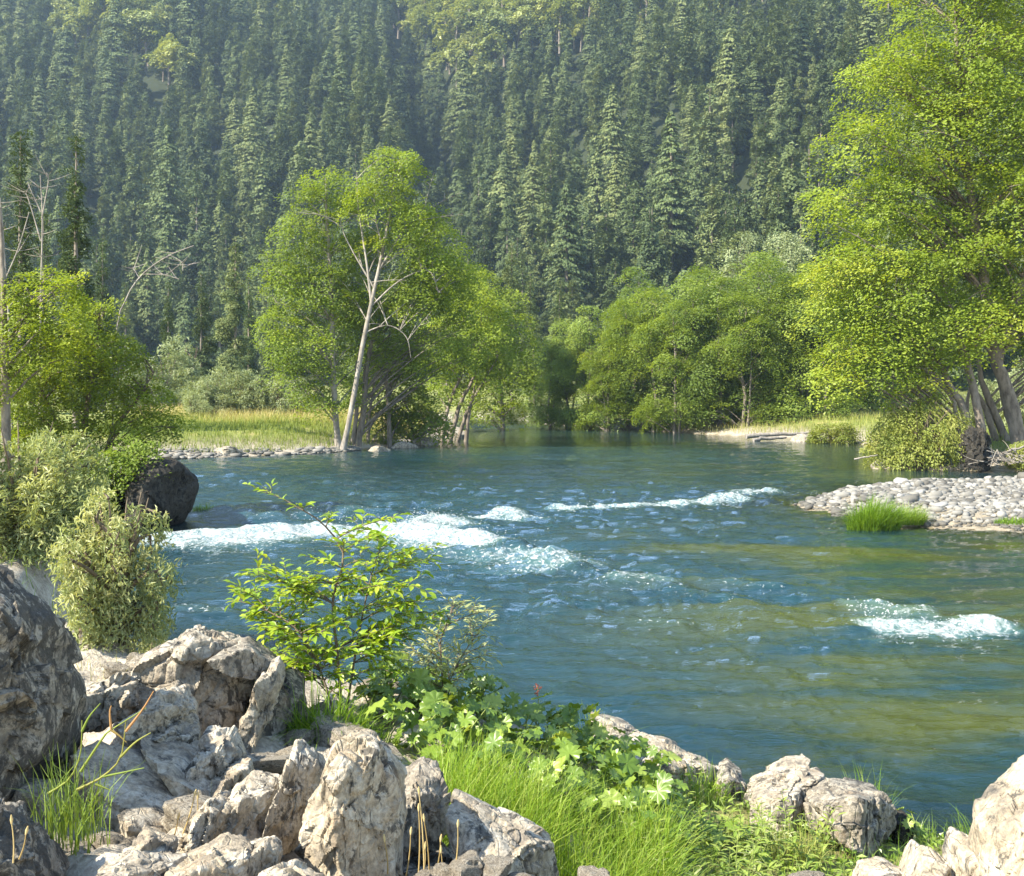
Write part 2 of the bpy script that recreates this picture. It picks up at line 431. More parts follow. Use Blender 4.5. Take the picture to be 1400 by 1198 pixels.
# broken rock relief on the near left bank
Pn = np.stack([X.ravel(), Y.ravel()], 1)
rocky = sstep(1.1, -.1, Pn[:, 0] + .25 * n2) * sstep(24, 20, Pn[:, 1]) * (sd > 0)
rocky = np.maximum(rocky, .8 * sstep(5.4, 4.6, Pn[:, 1]) * (sd > 0))
tz = tz + rocky * sstep(.2, .8, sd) * (.12 * (1 - 2 * np.abs(fbm(Pn * 2.4, 4, 31))) + .05 * np.round(2.5 * fbm(Pn * 4.0, 3, 33)) + .03 * fbm(Pn * 12, 3, 34)) * sstep(26, 20, Pn[:, 1])
beach = (Pn[:, 1] > 26) * sstep(4.5, 1.0, sd + 1.2 * n1) * (sd > 0)
rocky = np.maximum(rocky, beach * .85)
rocky = np.maximum(rocky, ((bs > 0) & (sd < 0)) * .8)
grassy = np.where(Pn[:, 1] > 24, sstep(1.5, 5.0, sd + 1.2 * n1), sstep(-.3, .8, Pn[:, 0]) * .6) * (sd > 0)
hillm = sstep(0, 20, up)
bedm = ((tz < .04) & (sd < 0)).astype(float)
idx = np.arange(ND * NX).reshape(ND, NX)
Fq = np.stack([idx[:-1, :-1], idx[:-1, 1:], idx[1:, 1:], idx[1:, :-1]], -1).reshape(-1, 4)
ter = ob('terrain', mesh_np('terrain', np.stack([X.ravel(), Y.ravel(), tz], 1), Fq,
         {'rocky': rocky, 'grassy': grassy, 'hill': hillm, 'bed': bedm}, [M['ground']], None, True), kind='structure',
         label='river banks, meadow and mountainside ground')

# ------------------------------------------------------------------ water
def wpoly(pts): return [gp(px, py)[:2] for px, py in pts]
# (photo-measured crest line on the water plane, crest height, ridge half width, foam strength, foam reach up/downstream in m)
CRESTS = [
    ([(150, 745), (235, 737), (300, 733), (370, 727), (440, 722), (500, 724), (560, 728), (620, 735), (670, 743), (705, 752)], 0.105, .55, 1.04, 1.0, 2.6),
    ([(470, 730), (520, 728), (580, 731), (640, 738), (690, 748)], 0.056, .5, 1.00, .9, 2.2),
    ([(285, 703), (330, 706), (380, 712), (410, 706), (440, 702), (500, 703), (540, 710)], 0.149, .8, 0.61, .5, 1.2),
    ([(560, 716), (590, 712), (625, 718)], 0.112, .5, 0.95, .6, 1.0),
    ([(705, 752), (740, 764), (780, 774), (812, 782)], 0.062, .5, 0.84, .7, 2.4),
    ([(740, 705), (765, 698), (800, 696), (850, 694), (905, 695), (940, 690), (990, 686), (1045, 688)], 0.105, .5, 0.95, .5, .7),
    ([(665, 710), (690, 707), (715, 711)], 0.099, .5, 0.93, .5, .9),
    ([(1015, 676), (1050, 674)], 0.062, .4, 0.90, .5, .7),
    ([(1130, 834), (1170, 833), (1190, 832), (1215, 842), (1250, 848), (1310, 850)], 0.105, .35, 0.74, .25, .7),
    ([(1165, 862), (1200, 860), (1240, 861), (1290, 864), (1340, 862), (1380, 856)], 0.056, .35, 0.98, .45, .75),
    ([(1160, 880), (1205, 880)], 0.025, .2, 0.65, .2, .3),
    ([(855, 797), (880, 795), (900, 799)], 0.062, .4, 0.86, .3, .6),
    ([(955, 796), (1000, 798), (1050, 802)], 0.050, .35, 0.61, .25, .45),
    ([(700, 750), (730, 762), (770, 772), (812, 784), (860, 800), (930, 815), (1015, 832)], .05, .5, .52, .4, 1.1),
    ([(540, 745), (620, 752), (700, 764), (780, 786)], 0.030, .5, 0.71, .8, 2.0),
    ([(330, 696), (400, 690), (470, 693)], .10, .5, .5, .4, .7),
    ([(750, 766), (780, 765)], 0.050, .35, 0.73, .4, .7),
    ([(930, 812), (975, 822), (1015, 830)], 0.037, .3, 0.61, .3, .45),
    ([(880, 851), (935, 853)], 0.031, .3, 0.58, .25, .4),
    ([(235, 836), (265, 832), (300, 838)], 0.050, .3, 0.65, .4, .5),
    ([(1105, 680), (1150, 674), (1200, 668)], 0.037, .4, 0.63, .5, .8),
]
NWD, NWX = 620, 690
Dw = np.geomspace(8.0, 128, NWD); Uw = np.linspace(-1, 1, NWX)
hw = .52 * Dw + 2.0
Xw = (Uw[None] * hw[:, None]).ravel(); Yw = np.repeat(Dw[:, None], NWX, 1).ravel()
Pw = np.stack([Xw, Yw], 1)
sdw = bank_sd(Pw); bsw = bar_sd(Pw)
foam = np.zeros(len(Pw)); hgt = np.zeros(len(Pw))
wob = fbm(Pw * .7, 3, 51)
for pts, hh, sg, fs, fu, fd in CRESTS:
    pl = wpoly(pts)
    dmin = np.array(pl).min(0) - 8; dmax = np.array(pl).max(0) + 8
    m = np.all((Pw > dmin) & (Pw < dmax), 1)
    Q = Pw[m] + np.stack([np.zeros(m.sum()), .5 * wob[m]], 1)
    d, par = seg_dist(Q, pl)
    pa = np.array(pl); i = np.minimum(par.astype(int), len(pa) - 2); f = par - i
    cyy = pa[i, 1] * (1 - f) + pa[i + 1, 1] * f
    side = Q[:, 1] - cyy
    endf = sstep(0, .6, par) * sstep(0, .6, len(pl) - 1 - par) if len(pl) > 3 else 1.0
    hgt[m] += hh * np.exp(-(d / sg) ** 2) * (.6 + .4 * endf) * (1 + .8 * noise(Q * 1.3, 61)) - .45 * hh * np.exp(-((d - 1.9 * sg) / (1.2 * sg)) ** 2) * (side > 0)
    rch = 1.3 * np.where(side > 0, fu, fd)
    foam[m] = np.maximum(foam[m], fs * np.exp(-(d / rch) ** 2) * (.5 + .5 * endf))
# broken riffle water upstream on the left, quiet water near the right bank
rif = np.exp(-(((Xw + 5) / 9) ** 2 + ((Yw - 46) / 13) ** 2)) + .7 * np.exp(-(((Xw - 2) / 9) ** 2 + ((Yw - 33) / 8) ** 2)) + .6 * np.exp(-(((Xw - 1) / 5) ** 2 + ((Yw - 22) / 5) ** 2)) + .5 * np.exp(-(((Xw + 1) / 6) ** 2 + ((Yw - 100) / 7) ** 2)) + .7 * np.exp(-(((Xw - 8.5) / 4) ** 2 + ((Yw - 39) / 4) ** 2))
calm = .85 * sstep(2, 9, Xw - .12 * Yw - 1.0) * sstep(38, 46, Yw) + .35 * sstep(4.0, 9.0, Xw) * sstep(30, 24, Yw)
calm = np.clip(np.maximum(calm, .95 * np.exp(-((Yw - 80) / 12) ** 2)), 0, .95)
foam = np.maximum(foam, .37 * np.clip(rif, 0, 1) * (1 - .8 * calm))  # low foam values here also set where the painted glint specks show
foam = np.maximum(foam, .13 * (1 - calm) * sstep(70, 30, Yw) * sstep(8.5, 13, Yw))
gust = .65 + .5 * fbm(Pw * np.array([.10, .22]), 3, 71)
A = (1 - .95 * calm) * (.6 + .8 * np.clip(rif, 0, 1.2)) * np.clip(gust, .25, 1.3)
q = Pw + .5 * np.stack([fbm(Pw * .5, 2, 81), fbm(Pw * .5, 2, 82)], 1)
wv = .060 * fbm(q * np.array([.5, 1.1]), 3, 91) + .030 * (1 - 2 * np.abs(noise(q * np.array([1.1, 2.6]), 92))) + .026 * (1 - 2 * np.abs(noise(q * np.array([2.2, 5.2]), 93))) * sstep(60, 30, Yw) + .012 * (1 - 2 * np.abs(noise(q * np.array([5, 10.]), 94))) * sstep(26, 16, Yw)
zw = hgt + A * wv * 2.1 + np.clip(foam - .3, 0, 1) * .10 * fbm(Pw * np.array([2.4, 3.2]), 4, 95) + np.clip(foam - .5, 0, 1) * .07 * (np.abs(fbm(Pw * 5, 3, 96)) - .2)
zw *= sstep(-.1, .8, -sdw) * .9 + .1
tzw = terr(Xw, Yw)
depth = np.maximum(-tzw, 0)
shal = np.exp(-depth / .42) * .92
shal = np.maximum(shal, .45 * np.exp(-(((Xw + 2) / 9) ** 2 + ((Yw - 50) / 9) ** 2)))
chop = np.clip(.18 + .85 * A, .06, 1.25)
olive = np.clip(.85 * sstep(-1.5, 4.5, Xw - .03 * Yw) * sstep(33, 26, Yw) + .5 * sstep(60, 72, Yw) + .5 * np.exp(-(((Xw - 9) / 6) ** 2 + ((Yw - 48) / 10) ** 2)), 0, 1)  # where the algae tint and the painted green tree reflections lie
idw = np.arange(NWD * NWX).reshape(NWD, NWX)
Fw = np.stack([idw[:-1, :-1], idw[:-1, 1:], idw[1:, 1:], idw[1:, :-1]], -1).reshape(-1, 4)
keep = (sdw < 1.0)[Fw].any(1) & (bsw < 1.2)[Fw].any(1)
Fw = Fw[keep]
used, inv = np.unique(Fw, return_inverse=True)
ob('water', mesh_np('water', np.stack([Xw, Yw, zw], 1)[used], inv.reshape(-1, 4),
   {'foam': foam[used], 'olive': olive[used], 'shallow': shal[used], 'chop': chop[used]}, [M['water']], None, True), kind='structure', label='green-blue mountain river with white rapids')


# spray thrown up where the main wave breaks
def ico():
    t = (1 + 5 ** .5) / 2
    V = unit(np.array([(-1, t, 0), (1, t, 0), (-1, -t, 0), (1, -t, 0), (0, -1, t), (0, 1, t), (0, -1, -t), (0, 1, -t), (t, 0, -1), (t, 0, 1), (-t, 0, -1), (-t, 0, 1)], float))
    F = np.array([(0, 11, 5), (0, 5, 1), (0, 1, 7), (0, 7, 10), (0, 10, 11), (1, 5, 9), (5, 11, 4), (11, 10, 2), (10, 7, 6), (7, 1, 8), (3, 9, 4), (3, 4, 2), (3, 2, 6), (3, 6, 8), (3, 8, 9), (4, 9, 5), (2, 4, 11), (6, 2, 10), (8, 6, 7), (9, 8, 1)])
    return V, F
IV, IF = ico()
t_ = NT('spray_white'); M['spray'] = t_.done(t_.n('BsdfDiffuse', {'Color': (.36, .38, .38, 1)}).outputs[0])
mb = MB(); rs = np.random.default_rng(5)
for pts, cnt, up_ in [([(560, 720), (590, 714), (625, 720)], 420, .12), ([(640, 738), (690, 748)], 90, .16), ([(420, 716), (540, 722)], 120, .14), ([(1175, 836), (1215, 846)], 70, .05), ([(1200, 860), (1340, 864)], 70, .035), ([(760, 700), (900, 697)], 60, .1)]:
    pl = np.array([gp(*p) for p in pts])
    for k in range(cnt):
        t = rs.random() * (len(pl) - 1); i = int(t); p = pl[i] * (1 - t + i) + pl[i + 1] * (t - i)
        p = p + np.array([rs.normal() * .15, rs.normal() * .25, .08 + abs(rs.normal()) * up_])
        mb.add(p + IV * rs.uniform(.004, .014) * np.array([1.3, 1, .9]), IF)
ob('spray', mb.mesh('spray', [M['spray']]), kind='stuff', label='white water droplets thrown up by the rapids')


# ------------------------------------------------------------------ rocks
def cube_sphere(n):
    a = np.tan(np.linspace(-1, 1, n + 1) * math.pi / 4)
    u, v = np.meshgrid(a, a, indexing='ij'); o = np.ones_like(u)
    faces = [(o, u, v), (-o, v, u), (v, o, u), (u, -o, v), (u, v, o), (v, u, -o)]
    V = []; F = []; k = 0
    for f in faces:
        P = np.stack(f, -1).reshape(-1, 3); V.append(P)
        i = np.arange((n + 1) ** 2).reshape(n + 1, n + 1) + k; k += (n + 1) ** 2
        F.append(np.stack([i[:-1, :-1], i[1:, :-1], i[1:, 1:], i[:-1, 1:]], -1).reshape(-1, 4))
    V = np.concatenate(V); F = np.concatenate(F)
    _, first, inv = np.unique(np.round(V, 5), axis=0, return_index=True, return_inverse=True)
    return unit(V[first]), inv.reshape(-1)[F]
CS = {n: cube_sphere(n) for n in (2, 3, 6, 10, 18, 30, 44, 58)}

def rock_mesh(name, normals, hs, dims, res, seed, amp=.05, crack=.05, strata=(0.5, .2, 1.0), sfreq=7.0, p=34, mat=None, freq=1.0):
    V, F = CS[res]
    d = unit(V * np.asarray(dims, float))
    q = np.maximum((d @ np.asarray(normals).T) / np.asarray(hs)[None], 0)
    r = (q ** p).sum(1) ** (-1 / p)
    P = d * r[:, None]
    s = float(np.mean(dims))
    if res > 3:
        sdir = unit(np.asarray(strata, float))
        warp = fbm(P / s * 1.4 * freq + seed * 3.1, 3, seed)
        along = (P @ sdir) / s
        # ledges: broken steps across the bedding
        led = along * sfreq * .5 + warp * 1.6
        step = (led - np.floor(led)); step = np.minimum(step, (1 - step) * 5)
        cellk = hsh(np.floor(led).astype(np.int64), np.zeros(len(P), np.int64), np.zeros(len(P), np.int64), seed) - .5
        dsp = amp * s * (.55 * fbm(P / s * 2.2 * freq + seed, 4, seed + 1) + .3 * (1 - 2 * np.abs(fbm(P / s * 4.5 * freq + seed, 4, seed + 2))) + .6 * cellk * np.clip(step * 4, 0, 1))
        g = np.abs(noise(P / s * 2.0 * freq + 7 * seed + .3 * warp[:, None], seed + 5)); dsp -= crack * s * np.exp(-(g / .05) ** 2)
        g2 = np.abs(noise(P / s * np.array([3.2, 3.2, 2.2]) * freq + 3 * seed, seed + 6)); dsp -= .55 * crack * s * np.exp(-(g2 / .05) ** 2)
        pit = noise(P / s * 7 * freq + seed, seed + 8); dsp -= .28 * amp * s * sstep(.35, .7, pit)
        # fracture facets: every cell of the broken surface is a small plane of its own
        rf = np.random.default_rng(seed + 900); ext = np.abs(P).max(0)
        for K, ka in ((22, 1.9), (110, .6), (420, .14)):
            if K > len(P) / 12: continue
            S = P[rf.integers(0, len(P), K)] + .05 * s * rf.normal(size=(K, 3))
            Pj = P + .05 * s * np.stack([noise(P / s * 5 + q_, seed + 40 + q_) for q_ in range(3)], 1)
            best = np.full(len(P), 1e9); nid = np.zeros(len(P), int)
            for k_ in range(K):
                dd = ((Pj - S[k_]) ** 2 * np.array([1.3, 1.0, .8])).sum(1); mm = dd < best; best[mm] = dd[mm]; nid[mm] = k_
            G = rf.normal(size=(K, 3)) * .55; o_ = rf.uniform(-1, 1, K)
            dsp += amp * ka * s * (.55 * o_[nid] + np.clip(((P - S[nid]) * G[nid]).sum(1) / s * K ** .5 * .9, -1, 1))
        P = P + d * dsp[:, None]
    me = mesh_np(name, P, F, None, [mat or M['rock']], None, True)
    if res > 3: me.set_sharp_from_angle(angle=R(33))
    return me

def outline_rock(name, pts, D, thick, label, res=44, seed=1, mat='rock', amp=.05, crack=.05, strata=(.5, .2, 1.0), sfreq=7, lean=0.0, p=34, cat='rock', group=None, fronts=5, freq=1.0, flank=.62):
    """a rock whose outline was measured in the photo; it has its own distance and thickness"""
    W = np.array([at(px, py, D) for px, py in pts])
    c = W.mean(0); c[1] -= .3 * thick
    L = (W - c) * .90
    area = 0
    for i in range(len(L)):
        a, b = L[i], L[(i + 1) % len(L)]; area += a[0] * b[2] - b[0] * a[2]
    if area < 0: L = L[::-1]
    N = []; H = []
    rr = np.random.default_rng(seed * 7 + 3)
    for i in range(len(L)):
        a, b = L[i], L[(i + 1) % len(L)]; e = b - a
        n = np.array([e[2], 0, -e[0]]); n /= np.linalg.norm(n) + 1e-9
        h = n @ a
        if h < .02: continue
        ty = rr.uniform(-.22, .22)
        n2 = unit(np.array([n[0], ty, n[2]])); N.append(n2); H.append(h)
    hw = max(abs(L[:, 0]).max(), .05)
    for k in range(fronts):
        ax = rr.uniform(-.9, .9); az = rr.uniform(-.1, .8) + lean
        N.append(unit(np.array([ax, -1, az]))); H.append(thick * rr.uniform(.42, .58))
    for k in range(4):
        N.append(unit(np.array([rr.uniform(-.7, .7), 1, rr.uniform(-.2, .6)]))); H.append(thick * rr.uniform(.42, .6))
    if flank: N.append(unit(np.array([.80, -.6, .02]))); H.append(flank * min(hw, thick) * 1.0)
    dims = (hw, thick * .5, max(abs(L[:, 2]).max(), .05))
    me = rock_mesh(name, N, H, dims, res, seed, amp, crack, strata, sfreq, p, M[mat], freq)
    return ob(name, me, None, tuple(c), label=label, cat=cat, group=group)

def loose_stone_mesh(seed, res=6, angular=True, flat=.7):
    rr = np.random.default_rng(seed)
    n = 13 if angular else 26
    N = unit(rr.normal(size=(n, 3))); Hh = rr.uniform(.62, 1.0, n) if angular else rr.uniform(.85, 1.0, n)
    N = np.vstack([N, [[0, 0, 1], [0, 0, -1]]]); Hh = np.concatenate([Hh, [flat, flat]])
    return rock_mesh('stone', N, Hh, (1, 1, flat), res, seed, .05 if angular else .015, .03 if angular else 0, p=18 if angular else 7, mat=M['rock'])

# ---- the rocky point, left
outline_rock('boulder', [(-150, 735), (-18, 750), (32, 778), (67, 808), (90, 855), (100, 905), (110, 955), (104, 1010), (62, 1075), (-150, 1100)], 6.3, 1.3,
             'large boulder with dark shaded flank and ochre lichen, above the reed clump', 58, 3, 'rock_lichen', .05, .035, (.2, .1, 1), 6, flank=.42)
outline_rock('boulder', [(-90, 1085), (10, 1088), (45, 1115), (70, 1160), (75, 1240), (-90, 1260)], 5.0, .9,
             'low dark mottled rock below the reed clump and the big lichened boulder', 44, 4, 'rock_lichen', .06, .05)
outline_rock('rock_outcrop', [(203, 945), (222, 890), (246, 852), (285, 842), (340, 866), (368, 905), (352, 960), (318, 1010), (225, 1000)], 7.9, .95,
             'pale jagged outcrop rising behind the stepped blocks, beside the leafy sapling', 58, 5, 'rock', .05, .05, (1, .1, .18), 6)
outline_rock('rock_slab', [(318, 872), (346, 866), (395, 902), (400, 925), (376, 918), (330, 892)], 7.75, .7, 'flat grey slab capping the pale outcrop under the sapling', 30, 6, 'rock_grey', .03, .03)
outline_rock('rock_slab', [(325, 1022), (366, 912), (386, 906), (392, 925), (368, 985), (350, 1030)], 7.4, .4, 'thin pale upright rib of rock beside the dark cleft', 30, 7, 'rock', .06, .05, (1, .3, .4), 8)
outline_rock('boulder', [(345, 1005), (365, 930), (395, 912), (425, 940), (425, 1020), (390, 1040)], 7.9, .8, 'dark shaded block in the cleft behind the thin rib', 30, 8, 'rock_lichen', .04, .03)
outline_rock('bedrock', [(92, 1010), (150, 985), (215, 990), (330, 1045), (440, 1110), (590, 1165), (620, 1320), (60, 1320)], 6.5, 1.1,
             'broad fractured bedrock beneath the stepped ridge and the upright rocks', 58, 12, 'rock_warm', .06, .05, (.5, .2, 1), 8)
steps = [([(112, 968), (118, 932), (160, 922), (205, 915), (214, 950), (180, 966)], 7.3, .8, 'pale broken block at the top of the stepped ridge, below the willow'),
         ([(205, 958), (232, 942), (262, 946), (276, 975), (272, 1010), (232, 1000)], 7.0, .6, 'cream block second down the stepped ridge'),
         ([(205, 1010), (215, 988), (250, 982), (278, 1000), (282, 1030), (230, 1030)], 6.8, .5, 'rounded tan block below the cream block on the stepped ridge'),
         ([(272, 1030), (285, 1004), (318, 1003), (336, 1040), (330, 1068), (300, 1060)], 6.6, .5, 'white topped block low on the stepped ridge'),
         ([(300, 1075), (318, 1045), (345, 1040), (358, 1075), (330, 1098)], 6.4, .45, 'last small block of the stepped ridge above the shaded hollow')]
for i, (pts, D, th, lb) in enumerate(steps):
    outline_rock('rock_block', pts, D, th, lb, 30, 20 + i, ['rock', 'rock_warm', 'rock'][i % 3], .07, .07, (.6, .1, 1), 7)
front = [([(440, 1040), (462, 997), (490, 985), (520, 998), (545, 1040), (552, 1110), (552, 1230), (425, 1230), (432, 1110)], 5.5, .55, 'tall upright pitted rock with dark shaded side edge', 58, 'rock_warm', .045),
         ([(372, 1135), (384, 1090), (396, 1018), (412, 1012), (442, 1042), (440, 1090), (405, 1160)], 5.75, .45, 'wedge shaped pale slab leaning against the tall upright rock', 44, 'rock', .06),
         ([(310, 1130), (318, 1082), (345, 1060), (380, 1068), (388, 1105), (365, 1135)], 5.7, .45, 'angular cream block left of the wedge slab, above the rubble', 30, 'rock', .06),
         ([(255, 1145), (270, 1110), (300, 1078), (328, 1090), (340, 1130), (310, 1160)], 5.55, .45, 'sloping pale block edging the shaded hollow', 30, 'rock_warm', .06),
         ([(130, 1215), (150, 1165), (190, 1152), (245, 1165), (262, 1215)], 4.95, .5, 'low rounded pale rock at the foot of the brown stone', 30, 'rock', .05),
         ([(183, 1165), (190, 1140), (215, 1127), (246, 1140), (248, 1172), (212, 1180)], 5.1, .3, 'pinkish brown stone perched on the low rounded rock', 30, 'rock_warm', .05),
         ([(236, 1215), (245, 1165), (300, 1140), (352, 1158), (362, 1215)], 5.0, .55, 'broad cream rock in the rubble below the sloping block', 30, 'rock_warm', .05),
         ([(330, 1172), (345, 1150), (372, 1138), (392, 1158), (388, 1185), (350, 1190)], 5.1, .3, 'white faced angular stone on the rubble below the wedge slab', 30, 'rock', .05),
         ([(340, 1225), (352, 1190), (400, 1172), (440, 1185), (450, 1225)], 4.85, .4, 'crumbly tan stone at the foot of the tall upright rock', 30, 'rock_warm', .07),
         ([(545, 1125), (548, 1070), (575, 1052), (608, 1064), (618, 1110), (600, 1150)], 6.2, .5, 'grey white block wedged behind the tall upright rock', 30, 'rock_grey', .06),
         ([(604, 1110), (610, 1080), (640, 1084), (720, 1114), (768, 1138), (778, 1170), (776, 1235), (640, 1235), (618, 1170)], 5.9, .55, 'long sloping rock with white and brown blotches beside the tall grass', 58, 'rock', .04),
         ([(548, 1230), (556, 1165), (600, 1150), (640, 1168), (650, 1230)], 6.0, .5, 'shaded grey rock in the gap behind the dry stalks', 30, 'rock_lichen', .05)]
for i, (pts, D, th, lb, res, mt, am) in enumerate(front):
    outline_rock('rock_block', pts, D, th, lb, res, 40 + i, mt, am, .05, (.35, .2, 1) if i else (1, .2, .15), 6)
# ---- ledge by the water, right of the umbrella plants
ledge = [([(800, 982), (830, 976), (870, 990), (893, 1010), (870, 1020), (815, 1008)], 10.2, .7, 'flat pale slab at the water edge behind the umbrella plants', 'rock'),
         ([(842, 1060), (845, 1005), (890, 1004), (940, 1020), (972, 1038), (982, 1080), (910, 1095)], 9.8, .9, 'long pinkish grey ledge rock with vertical cracks', 'rock_warm'),
         ([(960, 1095), (975, 1052), (990, 1042), (1012, 1056), (1020, 1095)], 9.6, .6, 'narrow cracked rock in the middle of the ledge', 'rock_grey'),
         ([(1005, 1100), (1012, 1064), (1045, 1047), (1085, 1042), (1116, 1046), (1122, 1075), (1090, 1105)], 9.3, .8, 'cream topped ledge rock with a diagonal crack', 'rock'),
         ([(1098, 1115), (1088, 1075), (1130, 1054), (1188, 1064), (1207, 1086), (1222, 1115), (1190, 1135), (1125, 1140)], 8.9, .9, 'big grey cracked rock ending the ledge with a wet dark toe', 'rock_grey'),
         ([(1195, 1140), (1205, 1108), (1232, 1105), (1250, 1130), (1230, 1145)], 9.0, .4, 'small dark wet stone beside the toe of the ledge', 'rock_dark')]
for i, (pts, D, th, lb, mt) in enumerate(ledge):
    outline_rock('ledge_rock', pts, D, th, lb, 44 if i in (1, 3, 4) else 30, 70 + i, mt, .045, .06, (1, .2, .1) if i in (1, 2) else (.6, .2, 1), 7)
corner = [([(1312, 1190), (1332, 1130), (1358, 1092), (1402, 1062), (1500, 1050), (1500, 1260), (1306, 1260)], 4.4, .8, 'large cream rock rising beside the smaller corner rocks', 58, 'rock_warm'),
          ([(1288, 1180), (1292, 1142), (1318, 1128), (1345, 1142), (1356, 1260), (1288, 1260)], 4.6, .45, 'pale block leaning on the large cream rock', 30, 'rock_warm'),
          ([(1218, 1190), (1240, 1146), (1262, 1146), (1292, 1172), (1306, 1260), (1212, 1260)], 4.7, .5, 'smooth pointed cream rock beside the mud', 30, 'rock_warm'),
          ([(1160, 1215), (1178, 1172), (1205, 1166), (1235, 1178), (1240, 1240), (1165, 1240)], 4.85, .4, 'low cream rock at the edge of the leafy herbs', 30, 'rock_warm')]
for i, (pts, D, th, lb, res, mt) in enumerate(corner):
    outline_rock('corner_rock', pts, D, th, lb, res, 90 + i, mt, .035, .025, (.4, .3, 1), 5)
# ---- the dark boulder in the river and its neighbour under the bushes
outline_rock('river_boulder', [(190, 640), (214, 622), (250, 622), (276, 645), (281, 668), (268, 700), (245, 722), (185, 726)], 31, 2.6,
             'big black boulder overhanging the rapids beneath the bushes', 44, 101, 'rock_dark', .035, .02, (.3, .2, 1), 4, p=10)
outline_rock('river_boulder', [(118, 690), (140, 660), (200, 640), (215, 690), (205, 735), (120, 735)], 31.8, 2.2,
             'dark rock in deep shade next to the big black boulder', 30, 102, 'rock_dark', .05, .03)
outline_rock('boulder', [(292, 622), (298, 612), (316, 609), (330, 614), (336, 622)], 60, 1.0, 'small pale rock on the gravel shore of the meadow', 10, 103, 'rock')
for i, (px, py, w_, h_, lb) in enumerate([(553, 609, 20, 9, 'low pale rock at the waterline below the leaning alders'), (580, 604, 24, 14, 'white rounded rock at the waterline among alder trunks'),
                                          (622, 596, 18, 8, 'small pale rock at the waterline near the last alder trunks'), (520, 614, 16, 7, 'small brown rock beside the white alder trunks')]):
    D = 5915 / (py + h_ * .3 - 525)
    outline_rock('shore_rock', [(px - w_, py + h_ * .5), (px - w_ * .6, py - h_ * .4), (px, py - h_ * .6), (px + w_ * .7, py - h_ * .3), (px + w_, py + h_ * .5)], D, 1.2, lb, 10, 110 + i, 'rock', .05, .03)
outline_rock('shore_rock', [(1078, 605), (1085, 598), (1100, 595), (1112, 598), (1118, 606)], 76, 1.4, 'white rock by the driftwood on the far shore', 18, 120, 'rock')

# ---- rubble: loose angular stones over the rocky point
rub = [loose_stone_mesh(300 + k, 10, True, .65) for k in range(7)]
rr = np.random.default_rng(17); n = 0; tries = 0
while n < 240 and tries < 4000:
    tries += 1
    px, py = rr.uniform(30, 640), rr.uniform(930, 1215); D = rr.uniform(4.9, 9.3)
    x = (px - CXP) / FOC * D
    z = ground_z(x, D)
    vy = HYP + (EYE - z) * FOC / D
    if vy > 1215 or vy < 875 or x > .05 + .02 * D or (x > -.3 and D > 6.4): continue
    s = rr.choice([.03, .055, .09, .16], p=[.3, .35, .23, .12]) * rr.uniform(.8, 1.3)
    ob('stone', rub[n % 7], None, (x, D, z + s * .35 + .04), tuple(rr.uniform(-.5, .5, 2)) + (rr.uniform(0, 6.3),), (s, s * rr.uniform(.7, 1), s * rr.uniform(.6, 1)),
       label='small loose angular stone among the rubble of the rocky point', cat='stone', group='rubble stones on the rocky point')
    n += 1
for k in range(30):
    px, D = rr.uniform(105, 340), rr.uniform(5.5, 6.7); x = (px - CXP) / FOC * D; s = rr.uniform(.07, .19)
    ob('stone', rub[k % 7], None, (x, D, ground_z(x, D) + s * .3 + .03), (rr.uniform(-.4, .4), rr.uniform(-.4, .4), rr.uniform(0, 6.3)), (s, s * rr.uniform(.6, 1), s * rr.uniform(.6, 1)),
       label='angular rock lying in the shaded hollow below the stepped ridge', cat='stone', group='rocks in the shaded hollow')
# pale round stones along the foot of the blotched rock
for k, (px, py, s) in enumerate([(612, 1188, .06), (640, 1180, .085), (672, 1184, .07), (585, 1195, .05), (705, 1196, .05), (815, 1200, .08), (1100, 1200, .07)]):
    p = at(px, py + 10, 5.2)
    ob('stone', rub[(k * 3) % 7], None, tuple(p), (0, 0, k), (s * 1.3, s, s), label='pale rounded stone lying in front of the blotched rock', cat='stone', group='pale stones in front of the blotched rock')

# ---- gravel bar: the cobbles
cob = []
for k in range(6):
    me = loose_stone_mesh(400 + k, 2, False, .55); me.materials.clear(); me.materials.append(M['cobble'])
    a = me.attributes.new('tint', 'FLOAT', 'POINT'); a.data.foreach_set('value', np.full(len(me.vertices), (.0, .1, .4, .5, .7, .85)[k], np.float32)); cob.append(me)
gx_, gy_ = np.meshgrid(np.linspace(7.5, 30, 110), np.linspace(26.5, 44, 90), indexing='ij'); Pg = np.stack([gx_.ravel(), gy_.ravel()], 1)
zg = terr(Pg[:, 0], Pg[:, 1]) + .012; bg_ = bar_sd(Pg); ig = np.arange(110 * 90).reshape(110, 90)
Fg = np.stack([ig[:-1, :-1], ig[1:, :-1], ig[1:, 1:], ig[:-1, 1:]], -1).reshape(-1, 4); Fg = Fg[(bg_ > -.1)[Fg].all(1)]
ug, vg = np.unique(Fg, return_inverse=True)
bar_root = ob('gravel_bar', mesh_np('gravel_bar', np.column_stack([Pg, zg])[ug], vg.reshape(-1, 4), {'rocky': np.full(len(ug), .6), 'grassy': np.zeros(len(ug)), 'hill': np.zeros(len(ug)), 'bed': np.full(len(ug), .35)}, [M['ground']], None, True), kind='structure', label='gravel bar of pale cobbles in the river')
rr = np.random.default_rng(23)
pts = []
for _ in range(36000):
    x, y = rr.uniform(6.8, 27), rr.uniform(27, 44)
    if abs(x / y) > .46: continue
    pts.append((x, y))
pts = np.array(pts); b = bar_sd(pts) + .5 * fbm(pts * .8, 2, 44); m = b > .12
pts = pts[m]; b = b[m]; zc = terr(pts[:, 0], pts[:, 1])
